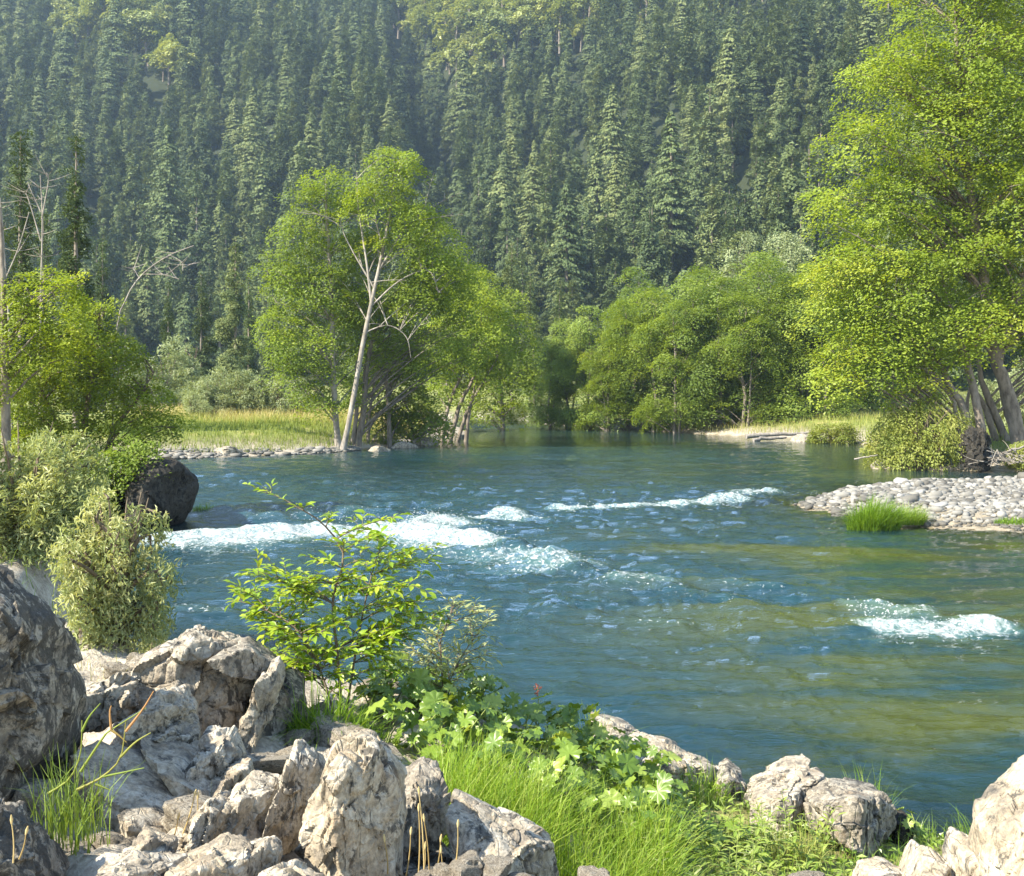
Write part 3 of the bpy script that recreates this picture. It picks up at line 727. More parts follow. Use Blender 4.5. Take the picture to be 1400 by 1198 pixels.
size = np.exp(rr.normal(-2.82, .45, len(pts))) * np.where(rr.random(len(pts)) < .05, 1.7, 1.0)
vis = size / pts[:, 1] * (1 + .3 * (b > .2)) * (np.abs(pts[:, 0] / pts[:, 1]) < .42)
order = np.argsort(-vis)
take = order[:6600]
for j in take[:290]:
    s = size[j]
    ob('stone', cob[j % (2 if b[j] < .45 else 6)], bar_root, (pts[j, 0], pts[j, 1], zc[j] + s * .25), (rr.uniform(-.25, .25), rr.uniform(-.25, .25), rr.uniform(0, 6.3)), (s, s * rr.uniform(.65, 1), s * rr.uniform(.6, 1)))
mb = MB()
base = []
for me in cob:
    v = np.zeros(len(me.vertices) * 3, np.float32); me.vertices.foreach_get('co', v)
    f = np.zeros(len(me.polygons) * 4, np.int32); me.polygons.foreach_get('vertices', f); base.append((v.reshape(-1, 3), f.reshape(-1, 4)))
for j in take[290:]:
    V, F = base[j % 6]; s = size[j]; a = rr.uniform(0, 6.3); c_, s_ = math.cos(a), math.sin(a)
    Q = V * np.array([s, s * rr.uniform(.65, 1), s * rr.uniform(.6, 1)])
    Q = np.stack([Q[:, 0] * c_ - Q[:, 1] * s_, Q[:, 0] * s_ + Q[:, 1] * c_, Q[:, 2] + .2 * Q[:, 0] * rr.uniform(-1, 1)], 1)
    mb.add(Q + np.array([pts[j, 0], pts[j, 1], zc[j] + s * .22]), F, rr.uniform(.1, 1) * (.25 if b[j] < .45 else 1))
ob('gravel', mb.mesh('gravel', [M['cobble']], True), bar_root, kind='stuff')
# pebbles of the meadow shore
mb = MB(); rr = np.random.default_rng(29); pts = np.stack([rr.uniform(-17, -8, 2600), rr.uniform(57, 66, 2600)], 1)
s_ = bank_sd(pts); pts = pts[(s_ > -.1) & (s_ < .7 + 1.2 * fbm(pts * .8, 2, 3) + .9 * (pts[:, 0] < -11.5))]; zc = terr(pts[:, 0], pts[:, 1])
for p, z in zip(pts, zc):
    V, F = base[rr.integers(6)]; s = math.exp(rr.normal(-2.4, .4))
    mb.add(V * s * np.array([1.2, 1, .8]) + np.array([p[0], p[1], z + .2 * s]), F, rr.uniform(-.2, .5))
ob('shore_gravel', mb.mesh('shore_gravel', [M['cobble']], True), kind='stuff', label='pebbles and stones along the meadow shore')
# ------------------------------------------------------------------ trees
def crown_clumps(r, lobes, n):
    lobes = np.asarray(lobes, float); wts = lobes[:, 6] * (lobes[:, 3] * lobes[:, 5]); wts /= wts.sum()
    li = r.choice(len(lobes), n, p=wts)
    u = unit(r.normal(size=(n, 3))); rad = .5 + .5 * r.random(n) ** .6
    C = lobes[li, :3] + u * rad[:, None] * lobes[li, 3:6]
    return C, unit(u / lobes[li, 3:6]), li

def broadleaf_meshes(name, seed, trunks, lobes, n_clump, per, leaf, clump, leafm, barkm, limb_n=5, spread=.8, limb_r=.35, flat=.35, bare=0, min_z=-.2, tmul=1.0, yel=0.0, out_k=.6, wid=.62, dens=.36, updir=0.0):
    """crown mesh (leaf sprays carried on twigs) and trunk mesh (stems and limbs)"""
    r = np.random.default_rng(seed)
    tk = MB(); cr = MB()
    paths = []
    for pts, r0, r1 in trunks:
        P = smooth_path(pts, 16)
        P[1:-1] += .02 * r.normal(size=P[1:-1].shape) * r0 * 4
        rad = r0 * (1 - np.linspace(0, 1, 16)) ** .8 + r1
        rad[0] *= 1.25
        tube(tk, P, rad, 8, r.random(), 0, .12, r); paths.append((P, rad))
    allp = np.concatenate([p for p, _ in paths]); allr = np.concatenate([q for _, q in paths])
    n_clump = int(n_clump * dens); per = int(per * 3.3); leaf *= 1.0; clump *= 1.42; spread *= .45; flat *= .6
    C, Nn, li = crown_clumps(r, lobes, n_clump * 6)
    got = []
    for i in range(len(C)):                      # keep the sprays apart so that gaps and shade open between them
        if len(got) >= n_clump: break
        if not got or ((((C[got] - C[i]) * np.array([1, 1, 1.7])) ** 2).sum(1) > (.72 * clump) ** 2).all(): got.append(i)
    C, Nn, li = C[got], Nn[got], li[got]
    ok = C[:, 2] > min_z
    C, Nn, li = C[ok], Nn[ok], li[ok]
    limbpts = [allp]
    for L in np.asarray(lobes, float):
        for k in range(limb_n if L[3] > .75 or len(lobes) < 20 else 1):
            tgt = L[:3] + unit(r.normal(size=3)) * L[3:6] * r.uniform(.3, .75)
            if tgt[2] < .3: continue
            hd = np.linalg.norm(allp[:, :2] - tgt[:2], axis=1)
            want = tgt[2] - .7 * hd
            cost = np.abs(allp[:, 2] - want) + .25 * hd
            j = int(np.argmin(cost)); a = allp[j]
            mid = a * .45 + tgt * .55 + np.array([0, 0, .18 * np.linalg.norm(tgt - a)]) + .06 * np.linalg.norm(tgt - a) * r.normal(size=3)
            P = bez(a, mid, tgt, 8)
            rr0 = max(.025, limb_r * allr[j]); tube(tk, P, np.linspace(rr0, .012, 8), 5, r.random()); limbpts.append(P[2:])
    lp = np.concatenate(limbpts); sunv = np.array(sd_)
    lc = np.array(lobes, float)[:, 6] * 0
    yl = r.random(len(lobes)) < yel
    for i, c in enumerate(C):
        j = np.argmin(((lp - c) ** 2).sum(1))
        a = lp[j]; ln = np.linalg.norm(c - a)
        if ln < 4.5 and i % 2 == 0:
            tube(tk, bez(a, (a + c) / 2 + np.array([0, 0, .12 * ln]), c, 4), [.016, .012, .009, .005], 3, r.random())
        Rr = clump * r.uniform(.6, 1.4)
        k = max(4, int(per * r.uniform(.6, 1.3) * (Rr / clump) ** 1.2))
        ax = unit(np.array([0, 0, 1.]) + out_k * Nn[i] + .25 * r.normal(size=3))
        t1 = unit(np.cross(ax, r.normal(size=3))); t2 = np.cross(ax, t1)
        q = np.sqrt(r.random(k)) * Rr; ph = r.random(k) * 2 * math.pi
        el = r.uniform(.6, 1.0)
        p = c + (q * np.cos(ph))[:, None] * t1 + (el * q * np.sin(ph))[:, None] * t2 + (flat * Rr * r.normal(size=k) * .6 - .35 * q * q / Rr)[:, None] * ax
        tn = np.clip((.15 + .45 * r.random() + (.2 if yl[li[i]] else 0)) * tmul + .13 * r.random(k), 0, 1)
        leaves(cr, p, leaf, r, ax + .45 * sunv, spread, wid, tn, dirs=None if not updir else np.tile(Nn[i] * .6 + np.array([0, 0, updir]), (k, 1)))
    for k in range(bare):
        j = r.integers(len(allp) // 3, len(allp)); a = allp[j]
        d = unit(np.array([r.normal(), r.normal() * .6 - .5, r.uniform(.2, 1.2)])); ln = r.uniform(1.2, 3.2)
        P = bez(a, a + d * ln * .6, a + d * ln + np.array([0, 0, -.25 * ln * r.random()]), 8); tube(tk, P, np.linspace(.026, .006, 8), 4, .8)
        for q in range(3):
            b = P[3 + q]; e = unit(d + .8 * r.normal(size=3)); tube(tk, bez(b, b + e * .4, b + e * .8 * r.uniform(.5, 1.2), 4), [.014, .011, .008, .004], 3, .8)
    return cr.mesh(name + '_crown', [M[leafm]]), tk.mesh(name + '_trunk', [M[barkm]], True)

def px_tree(name, label, base, D, trunks, lobes, n_clump, per, leaf, clump, leafm, barkm, seed, cat='tree', group=None, **kw):
    """a tree measured in the photo: stems and crown lobes in pixels at distance D -> metres about its base"""
    b = at(base[0], base[1], D); gz = ground_z(b[0], b[1]); b[2] = gz - .1
    sc_ = D / FOC
    def loc(px, py, dd=0.0): return at(px, py, D) - b + np.array([0, dd, 0])
    T = []
    for pts, r0, r1 in trunks:
        q = np.array([loc(*p) for p in pts])
        if q[0, 2] < 2.0: q[0, 2] = -.05
        T.append((q, r0, r1))
    L = []; rl = np.random.default_rng(seed + 5)
    for l in lobes:
        px, py, rx, rz = l[:4]; dd = l[4] if len(l) > 4 else 0; ry = l[5] if len(l) > 5 else (rx * sc_ * .9); wgt = l[6] if len(l) > 6 else 1
        c = loc(px, py, dd); L.append((*c, rx * sc_ * .92, ry * .92, rz * sc_ * .92, wgt))
        for q in range(3):                       # side boughs break up the outline
            u = unit(rl.normal(size=3)); cc = c + u * np.array([rx * sc_, ry, rz * sc_]) * rl.uniform(.8, 1.15)
            L.append((*cc, rx * sc_ * .3, ry * .3, rz * sc_ * .24, 1.3 * wgt))
    crown, trunk = broadleaf_meshes(name, seed, T, L, n_clump, per, leaf, clump, leafm, barkm, **kw)
    root = ob(name, None, None, tuple(b), label=label, cat=cat, group=group)
    ob('crown', crown, root); ob('trunk', trunk, root)
    return root

# ---- alders on the left bank (the group in the middle of the view)
D0 = 64
px_tree('alder_tree', 'tall alder with white leaning trunk and bare pale branches at the meadow corner', (468, 616), D0,
        [([(468, 617), (483, 545), (502, 440), (520, 360), (533, 290), (540, 225)], .125, .03), ([(508, 415), (500, 350), (490, 285), (488, 235)], .06, .012), ([(518, 370), (552, 315), (580, 285)], .05, .012), ([(524, 340), (512, 290), (515, 240)], .045, .01), ([(512, 395), (475, 330), (462, 292)], .04, .01), ([(506, 420), (545, 385), (585, 370), (600, 400)], .04, .01), ([(498, 455), (530, 445), (555, 460), (562, 490)], .035, .01)],
        [(540, 228, 42, 30), (520, 275, 60, 38), (565, 300, 52, 40, .5), (590, 355, 48, 36, .8), (500, 330, 40, 35, 1.8), (560, 395, 60, 35, 1.8), (490, 400, 42, 35, 2.2, 1.0), (620, 375, 36, 28, .8)],
        330, 62, .145, .72, 'alder', 'palebark', 1001, bare=14, limb_r=.2, limb_n=4, yel=.06, dens=.44)
px_tree('alder_tree', 'broad bright green alder with straight grey stem beside the white leaning trunk', (462, 613), D0 + 1.2,
        [([(463, 616), (458, 560), (455, 470), (452, 380), (447, 300), (445, 240)], .15, .03)],
        [(445, 258, 42, 34), (425, 315, 50, 38), (470, 330, 45, 40, 1.5), (400, 375, 48, 40), (440, 400, 60, 45), (385, 435, 38, 42), (420, 470, 62, 45), (455, 520, 42, 38, .5), (400, 505, 30, 28), (480, 450, 40, 45, 1.5), (440, 555, 22, 18, -.3)],
        440, 62, .145, .75, 'alder', 'palebark', 1002, limb_n=4, yel=.06, dens=.42)
px_tree('alder_tree', 'dark shaded alder with drooping crown over the water behind the white leaning trunk', (492, 612), D0 + 3,
        [([(488, 613), (497, 560), (505, 480), (530, 420), (560, 370)], .16, .03), ([(480, 613), (487, 570), (488, 500), (500, 430)], .12, .03)],
        [(600, 335, 45, 40, 1), (620, 385, 45, 36, 1), (560, 430, 65, 42, 1), (625, 435, 38, 36, .5), (600, 470, 52, 36, 1), (545, 480, 55, 35, 1.5), (510, 430, 45, 50, 2), (635, 485, 26, 28, 1)],
        330, 60, .15, .75, 'alder', 'bark', 1003, limb_n=3)
px_tree('alder_tree', 'slim pale stemmed alder inside the shaded stand by the bank', (532, 605), D0 + 5,
        [([(533, 606), (531, 560), (528, 500), (535, 440)], .11, .03), ([(503, 608), (505, 570), (512, 520)], .09, .03)],
        [(540, 500, 60, 40, 1.5), (560, 545, 40, 24, 1.5), (500, 520, 40, 40, 1.5), (520, 565, 30, 22, 1.0)],
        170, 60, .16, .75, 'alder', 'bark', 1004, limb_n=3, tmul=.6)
px_tree('alder_tree', 'leaning alder with three bent trunks at the tip of the wooded bank', (612, 598), D0 + 11,
        [([(602, 598), (612, 560), (628, 520), (650, 480)], .12, .03), ([(612, 598), (630, 550), (648, 515), (655, 470)], .13, .03), ([(636, 592), (642, 560), (650, 525)], .12, .03), ([(622, 597), (640, 560), (662, 520), (680, 490)], .1, .03)],
        [(650, 425, 42, 42), (660, 470, 45, 36), (630, 500, 40, 30, .5), (600, 530, 40, 30, 1.5), (655, 515, 38, 26, .5), (620, 455, 40, 40, 1), (575, 560, 32, 24, 1.5), (680, 450, 35, 40, 1.5)],
        300, 58, .16, .75, 'alder', 'bark', 1005, limb_n=4, yel=.2)
px_tree('alder_tree', 'yellowish alder behind the leaning trunks at the river bend', (690, 580), 92,
        [([(688, 582), (684, 520), (675, 450), (668, 390)], .16, .03)],
        [(655, 395, 34, 34), (680, 420, 36, 34), (700, 460, 36, 34), (665, 460, 36, 36), (705, 505, 34, 36), (675, 520, 36, 34), (700, 550, 30, 22), (665, 560, 30, 18), (630, 380, 30, 32, 2)],
        300, 55, .2, .95, 'maple', 'bark', 1006, limb_n=3, tmul=.75)
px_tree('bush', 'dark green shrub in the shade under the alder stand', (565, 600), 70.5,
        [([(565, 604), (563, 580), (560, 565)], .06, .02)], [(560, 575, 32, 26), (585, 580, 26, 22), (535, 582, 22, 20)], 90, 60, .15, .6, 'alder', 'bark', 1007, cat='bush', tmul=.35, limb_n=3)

# ---- the big sunlit alder stand, right
DR = 52
px_tree('alder_tree', 'huge sunlit yellow-green alder filling the upper sky side of the gravel bar', (1392, 612), DR,
        [([(1398, 618), (1382, 550), (1362, 490), (1345, 380), (1325, 250), (1310, 100), (1305, 0)], .30, .05), ([(1362, 490), (1400, 380), (1430, 250), (1440, 120)], .18, .04)],
        [(1300, 25, 95, 75), (1235, 95, 80, 52), (1190, 105, 42, 30), (1180, 200, 70, 55), (1290, 190, 90, 75), (1385, 120, 100, 100), (1430, -20, 110, 110), (1340, -70, 110, 80), (1370, 270, 95, 85), (1450, 200, 95, 160),
         (1250, 270, 80, 60), (1180, 285, 75, 48), (1290, 330, 80, 60), (1440, 380, 70, 60), (1385, 400, 70, 50), (1350, 180, 80, 80, -1.5), (1400, 300, 80, 70, -1.5), (1240, 190, 70, 55, -1.5), (1330, 90, 80, 70, -1.5)],
        1500, 46, .145, .72, 'alder', 'bark', 1011, limb_n=5, yel=.15, tmul=1.1, dens=.5)
px_tree('alder_tree', 'low spreading alder with golden green boughs hanging over the grassy bank', (1340, 602), DR - 1.2,
        [([(1336, 606), (1318, 560), (1300, 530), (1275, 480), (1240, 420)], .17, .04), ([(1352, 604), (1330, 530), (1312, 460), (1290, 390)], .18, .04), ([(1318, 588), (1306, 560), (1302, 545), (1270, 500)], .09, .03)],
        [(1175, 365, 62, 42), (1160, 415, 48, 30), (1240, 390, 75, 55), (1215, 455, 72, 40), (1155, 475, 42, 26), (1150, 515, 42, 18), (1225, 510, 55, 26), (1300, 440, 65, 45), (1290, 490, 40, 24), (1345, 440, 45, 36), (1265, 540, 26, 22)],
        620, 52, .145, .72, 'alder', 'bark', 1012, limb_n=4, tmul=1.15, yel=.3, dens=.5)
px_tree('alder_tree', 'alder with crooked dark trunks beside the upturned root mass', (1372, 606), DR + 2.5,
        [([(1376, 612), (1352, 545), (1340, 510), (1332, 420)], .16, .05), ([(1362, 608), (1348, 560), (1325, 520), (1310, 470)], .14, .04), ([(1392, 606), (1372, 540), (1368, 470), (1360, 380)], .15, .05), ([(1330, 600), (1322, 560), (1328, 520)], .1, .04)],
        [(1400, 430, 60, 45), (1340, 400, 60, 50), (1450, 470, 60, 40), (1320, 320, 60, 60)],
        260, 60, .14, .75, 'alder', 'bark', 1013, limb_n=3, tmul=.8)

# ---- row of alders along the far right bank
rowv = []
for k in range(4):
    r = np.random.default_rng(1100 + k)
    L = [(0, 0, 11.2, 1.7, 1.7, 1.6, 1)]
    for q in range(19):
        zz = r.uniform(.5, 10.4); w_ = 2.5 * (1 - (zz / 12.5) ** 2) + .9
        a = r.uniform(0, 6.3); L.append((w_ * .75 * math.cos(a), w_ * .75 * math.sin(a), zz, 1.5, 1.5, 1.2, 1))
    T = [([(0, 0, -.2), (.2 * r.normal(), .2, 3), (.4 * r.normal(), 0, 7), (.5 * r.normal(), 0, 11)], .16, .03), ([(.5, .2, -.2), (.9, .2, 3), (1.5, 0, 7)], .1, .03)]
    rowv.append(broadleaf_meshes('row_alder', 1200 + k, [(np.array(t, float), a, b) for t, a, b in T], L, 420, 46, .2, .8, 'alder_far', 'bark', limb_n=2, min_z=.1))
row = [(752, 97, .62, 0), (775, 97, .78, 1), (806, 95, .86, 2), (832, 92, .72, 3), (858, 93, .98, 0), (893, 91, 1.0, 1), (922, 88, .85, 2), (948, 90, 1.06, 3), (985, 88, 1.04, 0), (1015, 86, .92, 1), (1050, 88, 1.1, 2), (1090, 87, 1.02, 3), (1128, 86, .9, 1), (1165, 92, .95, 0),
       (870, 101, 1.1, 2), (960, 99, 1.18, 1), (1035, 97, 1.22, 0), (1110, 98, 1.2, 3), (730, 112, .7, 2), (1200, 100, 1.0, 2), (1260, 100, 1.05, 1)]
row_lab = {1128: 'dark alder with visible trunks ending the far alder row by the grassy bank', 752: 'short alder at the bend, first of the far alder row above the water', 730: 'low alder behind the bend where the river disappears'}
for i, (px, D, s, k) in enumerate(row):
    s *= .84
    x = (px - CXP) / FOC * D; z = ground_z(x, D)
    lb = row_lab.get(px, 'bushy green alder in the dense row along the far bank')
    root = ob('alder_tree', None, None, (x, D, max(z, 0) - .05), (0, 0, rng.uniform(0, 6.3)), (s * rng.uniform(.95, 1.1), s, s * rng.uniform(.95, 1.05)), label=lb, cat='tree', group='alders along the far bank')
    ob('crown', rowv[k][0], root); ob('trunk', rowv[k][1], root)

# ---- shrubs: willows and bushes
def dome_lobes(r, rx, ry, h, n):
    L = []
    for k in range(n):
        a = r.uniform(0, 6.3); q = math.sqrt(r.random()) * .75; zz = r.uniform(.25, .8) * h * (1 - .55 * q * q)
        L.append((rx * q * math.cos(a), ry * q * math.sin(a), zz, rx * .38, ry * .38, h * .24, 1))
    return L
def plume_lobes(r, rx, ry, h, n):
    L = []
    for k in range(n):
        a = r.uniform(0, 6.3); q = math.sqrt(r.random()) * .9; hh = h * r.uniform(.55, 1.08) * (1 - .35 * q * q)
        for f in (.35, .6, .85):
            L.append((rx * q * (.5 + .6 * f) * math.cos(a), ry * q * (.5 + .6 * f) * math.sin(a), hh * f, rx * .15 * (1.25 - .7 * f), ry * .15 * (1.25 - .7 * f), hh * .16, 1))
    return L
def shrub_meshes(name, seed, rx, ry, h, n_clump, per, leaf, clump, leafm, barkm='twig', stems=9, plume=0, **kw):
    r = np.random.default_rng(seed); T = []
    for k in range(stems):
        a = r.uniform(0, 6.3); q = r.uniform(.2, .8)
        T.append((np.array([(.12 * rx * math.cos(a), .12 * ry * math.sin(a), -.1), (.3 * q * rx * math.cos(a), .3 * q * ry * math.sin(a), .4 * h), (q * rx * math.cos(a), q * ry * math.sin(a), h * (1 - .35 * q))]), .012 * h + .008, .004))
    return broadleaf_meshes(name, seed, T, plume_lobes(r, rx, ry, h, plume) if plume else dome_lobes(r, rx, ry, h, 14), n_clump, per, leaf, clump, leafm, barkm, limb_n=1, **kw)
def place(name, meshes, px, D, label, s=1.0, cat='bush', group=None, rz=None, dz=0, sz=None):
    x = (px - CXP) / FOC * D; z = ground_z(x, D)
    root = ob(name, None, None, (x, D, z - .05 + dz), (0, 0, rng.uniform(0, 6.3) if rz is None else rz), (s, s, sz or s), label=label, cat=cat, group=group)
    ob('crown', meshes[0], root); ob('trunk', meshes[1], root)
    return root
gw = [shrub_meshes('willow', 1300 + k, 2.3, 2.0, 3.1, 300, 24, .19, .42, 'greywillow', plume=16, dens=.7, spread=1.2, wid=.32, out_k=.9, updir=.8) for k in range(2)]
for px, D, s, k in [(288, 80, .85, 0), (318, 81, 1.05, 1), (350, 81, 1.0, 0), (382, 80, 1.0, 1), (300, 88, 1.15, 1), (410, 84, .85, 0), (262, 77, .6, 1)]:
    place('willow_bush', gw[k], px, D, 'grey-green willow bush in the thicket behind the dry meadow grass', s, group='willow thicket behind the meadow')
for px, D, s in [(225, 100, 1.5), (255, 104, 1.9), (200, 96, 1.3), (150, 98, 1.6)]:
    place('willow_bush', gw[0], px, D, 'pale rounded willow below the conifers at the foot of the mountain', s, group='pale willows below the conifers')
for px, D, s in [(640, 108, .75), (672, 109, .85), (700, 111, .8), (735, 108, .7), (768, 104, .62), (810, 99, .5)]:
    place('willow_bush', gw[1], px, D, 'low pale shrub at the waterline where the river bends away', s, group='low shrubs at the river bend')
wc = rowv[0][0].copy(); wc.materials[0] = M['greywillow']
for px, D, s, lb in [(1012, 108, 2.5, 'grey-green rounded willow tree rising above the alder row'), (1075, 110, 2.5, 'second grey-green willow tree rising above the alder row near the golden boughs')]:
    place('willow_tree', (wc, rowv[0][1]), px, D, lb, s * .42, cat='tree', sz=s * .5)
for px, D, s in [(1385, 66, 1.0), (1420, 70, 1.3), (1350, 68, .9)]:
    place('willow_bush', gw[1], px, D, 'pale willow glimpsed behind the crooked alder trunks', s, group='willows behind the crooked trunks')
bu = shrub_meshes('bush', 1400, 2.15, 1.7, 2.5, 360, 44, .095, .36, 'bushcream', spread=.9)
place('flowering_bush', bu, 1255, 50.6, 'rounded bush with cream flower heads overhanging the channel by the gravel bar', 1.05, dz=-.3, sz=1.55)
b2 = shrub_meshes('bush', 1401, 1.3, 1.2, 1.7, 170, 40, .10, .34, 'bushcream', spread=.9)
place('flowering_bush', b2, 1140, 73, 'loose leafy bush on the grassy bank behind the driftwood', 1.15, dz=-.1)
place('flowering_bush', b2, 1205, 62, 'pinkish tipped bush between grassy bank and rounded flowering bush', 1.1)
place('flowering_bush', b2, 1395, 49.9, 'low green bush among the driftwood under the crooked trunks', .7)

# ---- the left bank in the middle distance
DL = 32
px_tree('leafy_tree', 'yellow-green tree with dark slender trunk at the edge of the left bank', (6, 612), 30,
        [([(9, 640), (8, 560), (6, 470), (4, 380), (0, 285)], .10, .035), ([(8, 480), (30, 430), (50, 400)], .04, .01)],
        [(20, 420, 45, 40), (70, 395, 50, 36), (30, 470, 50, 38), (-20, 500, 55, 50), (85, 450, 45, 36)], 300, 48, .085, .34, 'maple', 'bark', 1501, limb_n=4, yel=.1, dens=.26)
px_tree('leafy_tree', 'bushy yellow-green tree spreading over the black boulder', (120, 640), DL,
        [([(110, 650), (115, 590), (125, 520), (135, 450)], .08, .02), ([(130, 650), (150, 600), (185, 550), (210, 510)], .06, .015), ([(100, 650), (80, 590), (50, 520)], .06, .015)],
        [(120, 440, 45, 36), (155, 480, 45, 34), (100, 495, 50, 40), (185, 500, 32, 28), (50, 525, 55, 40), (150, 540, 55, 34), (205, 545, 36, 28), (90, 570, 55, 34), (180, 585, 45, 30), (225, 580, 26, 22), (30, 585, 50, 36), (130, 620, 50, 30), (195, 625, 36, 24), (75, 625, 45, 30)],
        880, 48, .09, .36, 'maple', 'twig', 1502, limb_n=3, tmul=.8, dens=.25)
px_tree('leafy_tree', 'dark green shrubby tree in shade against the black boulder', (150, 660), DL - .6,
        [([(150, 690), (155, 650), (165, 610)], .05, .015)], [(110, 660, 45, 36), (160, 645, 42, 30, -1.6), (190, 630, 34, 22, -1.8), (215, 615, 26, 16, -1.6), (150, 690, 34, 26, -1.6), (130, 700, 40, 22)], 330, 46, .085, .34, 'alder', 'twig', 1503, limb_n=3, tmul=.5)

def snag(name, label, paths, D, r0, seed, bm='deadwood', twigs=24):
    r = np.random.default_rng(seed); mb = MB()
    b = at(*paths[0][0], D); b[2] = ground_z(b[0], b[1]) - .1
    for k, pts in enumerate(paths):
        P = np.array([at(px, py, D) - b for px, py in pts])
        if k == 0: P[0, 2] = -.1
        P = smooth_path(P, 14); f = 1 if k == 0 else .5
        tube(mb, P, np.linspace(r0 * f, .012, 14), 6, r.random())
        for q in range(twigs if k == 0 else 5):
            j = r.integers(5, 13); d = unit(np.array([r.normal(), .5 * r.normal(), .5 * r.random()])); ln = r.uniform(.25, .9) * (1.5 - j / 14)
            tube(mb, bez(P[j], P[j] + d * ln * .5, P[j] + d * ln + np.array([0, 0, .12 * ln]), 5), np.linspace(.014, .004, 5), 3, r.random())
    return ob(name, mb.mesh(name, [M[bm]], True), None, tuple(b), label=label, cat='dead tree')
snag('dead_snag', 'bare grey snag with forked twigs standing behind the yellow-green tree', [[(55, 620), (55, 500), (56, 400), (58, 300), (55, 240)], [(56, 330), (38, 270), (30, 262)], [(57, 300), (66, 250), (64, 236)], [(56, 290), (40, 255)]], 36, .045, 71)
snag('dead_snag', 'grey dead pole rising beside the dark slender trunk', [[(18, 620), (14, 480), (8, 380), (3, 300), (0, 270)], [(8, 380), (25, 340), (40, 290)]], 34, .04, 72)
snag('dead_branch', 'thin dead sapling arching over the bushes towards the river', [[(150, 620), (158, 470), (172, 410), (195, 375), (230, 350), (265, 336)], [(195, 375), (225, 376), (245, 382)], [(230, 348), (248, 358), (250, 370)], [(190, 380), (182, 365)]], 33, .024, 73, twigs=4)

ww = shrub_meshes('willow', 1600, 1.05, .9, 1.9, 560, 20, .085, .15, 'willow', plume=20, dens=.6, tmul=1.3, spread=1.3, wid=.26, out_k=1.0, updir=.9)
ww2 = shrub_meshes('willow', 1601, .62, .5, 1.5, 520, 14, .06, .10, 'willow', plume=18, dens=.5, spread=1.3, wid=.26, out_k=1.1, tmul=1.7, updir=1.1)
place('willow_bush', ww, 30, 14.0, 'dense silvery willow bush behind the lichened boulder', 1.0, rz=.3, sz=1.0)
place('willow_bush', ww, 95, 15.5, 'shadier willow bush between the silvery one and the river', .75, rz=2.3, sz=.8)
place('willow_bush', ww2, 160, 9.6, 'pale feathery willow bush standing behind the stepped rock blocks', .95, rz=1.0, sz=1.0)
place('willow_bush', ww2, 195, 10.3, 'small darker willow beside the pale feathery one', .65, rz=4.0, sz=.6)

# ---- conifers
def conifer_meshes(name, seed, h, R_, whorls, per, cards, card, leafm, gap=0.0, low=.12, droop=.5, power=.85):
    r = np.random.default_rng(seed); cr = MB(); tk = MB()
    tube(tk, [(0, 0, -1.5), (.1 * r.normal(), 0, h * .5), (0, 0, h * .97)], [.016 * h, .01 * h, .002 * h], 5)
    P = []; N = []; Dd = []; tn = []
    for i in range(whorls):
        for b in range(per):
            t = min(.995, (i + r.random() * 2.5) / whorls); z = h * (low + (1 - low) * t)
            Lb = R_ * (1 - t) ** power * (.35 + .65 * min(1, t * 6 + .4)) * (1 + .22 * math.sin(5.1 * t * 6.28 + seed)) + .03 * R_
            if r.random() < gap: continue
            a = r.uniform(0, 6.3); L = Lb * r.uniform(.6, 1.15); bt = r.uniform(-.12, .12)
            k = max(2, int(cards * (L / R_ + .25)))
            f = np.linspace(.25, 1, k) ** .8
            d = np.array([math.cos(a), math.sin(a), 0]); s = np.array([-d[1], d[0], 0])
            side = r.uniform(-1, 1, k) * .28 * L * f
            p = d * (f * L)[:, None] + s * side[:, None] + np.array([0, 0, 1]) * (z - droop * L * f ** 1.4 + .25 * L * f + r.normal(size=k) * .05 * card)[:, None]
            P.append(p); Dd.append(np.tile(d * 1.0 + np.array([0, 0, -droop]), (k, 1)) + s * np.sign(side)[:, None] * .6)
            N.append(np.tile(np.array([0, 0, .75]) + .95 * d, (k, 1)))
            tn.append(np.clip(.25 + .5 * r.random(k) + .15 * f + bt, 0, 1))
    P, N, Dd, tn = map(np.concatenate, (P, N, Dd, tn))
    leaves(cr, P, card, r, N, .46, .5, tn, dirs=Dd, fold=-.08)
    return cr, tk, leafm
con_src = bpy.data.collections.new('conifer_sources')
conv = []
for k in range(7):
    h = [22, 25, 20, 27, 23, 18, 25][k]
    cr, tk, lm = conifer_meshes('conifer', 1700 + k, h, [4.4, 4.9, 4.7, 5.2, 3.9, 4.4, 4.6][k], 56, 11, 17, .64, 'conifer', [.05, .1, .0, .1, .05, .1, .3][k], [.06, .1, .05, .12, .06, .05, .15][k], power=[.72, .62, .55, .7, .75, .5, .6][k])
    conv.append((cr.mesh('conifer_crown', [M['conifer']]), tk.mesh('conifer_trunk', [M['bark']])))
    o = bpy.data.objects.new('conifer_source_%02d' % k, conv[-1][0]); con_src.objects.link(o)
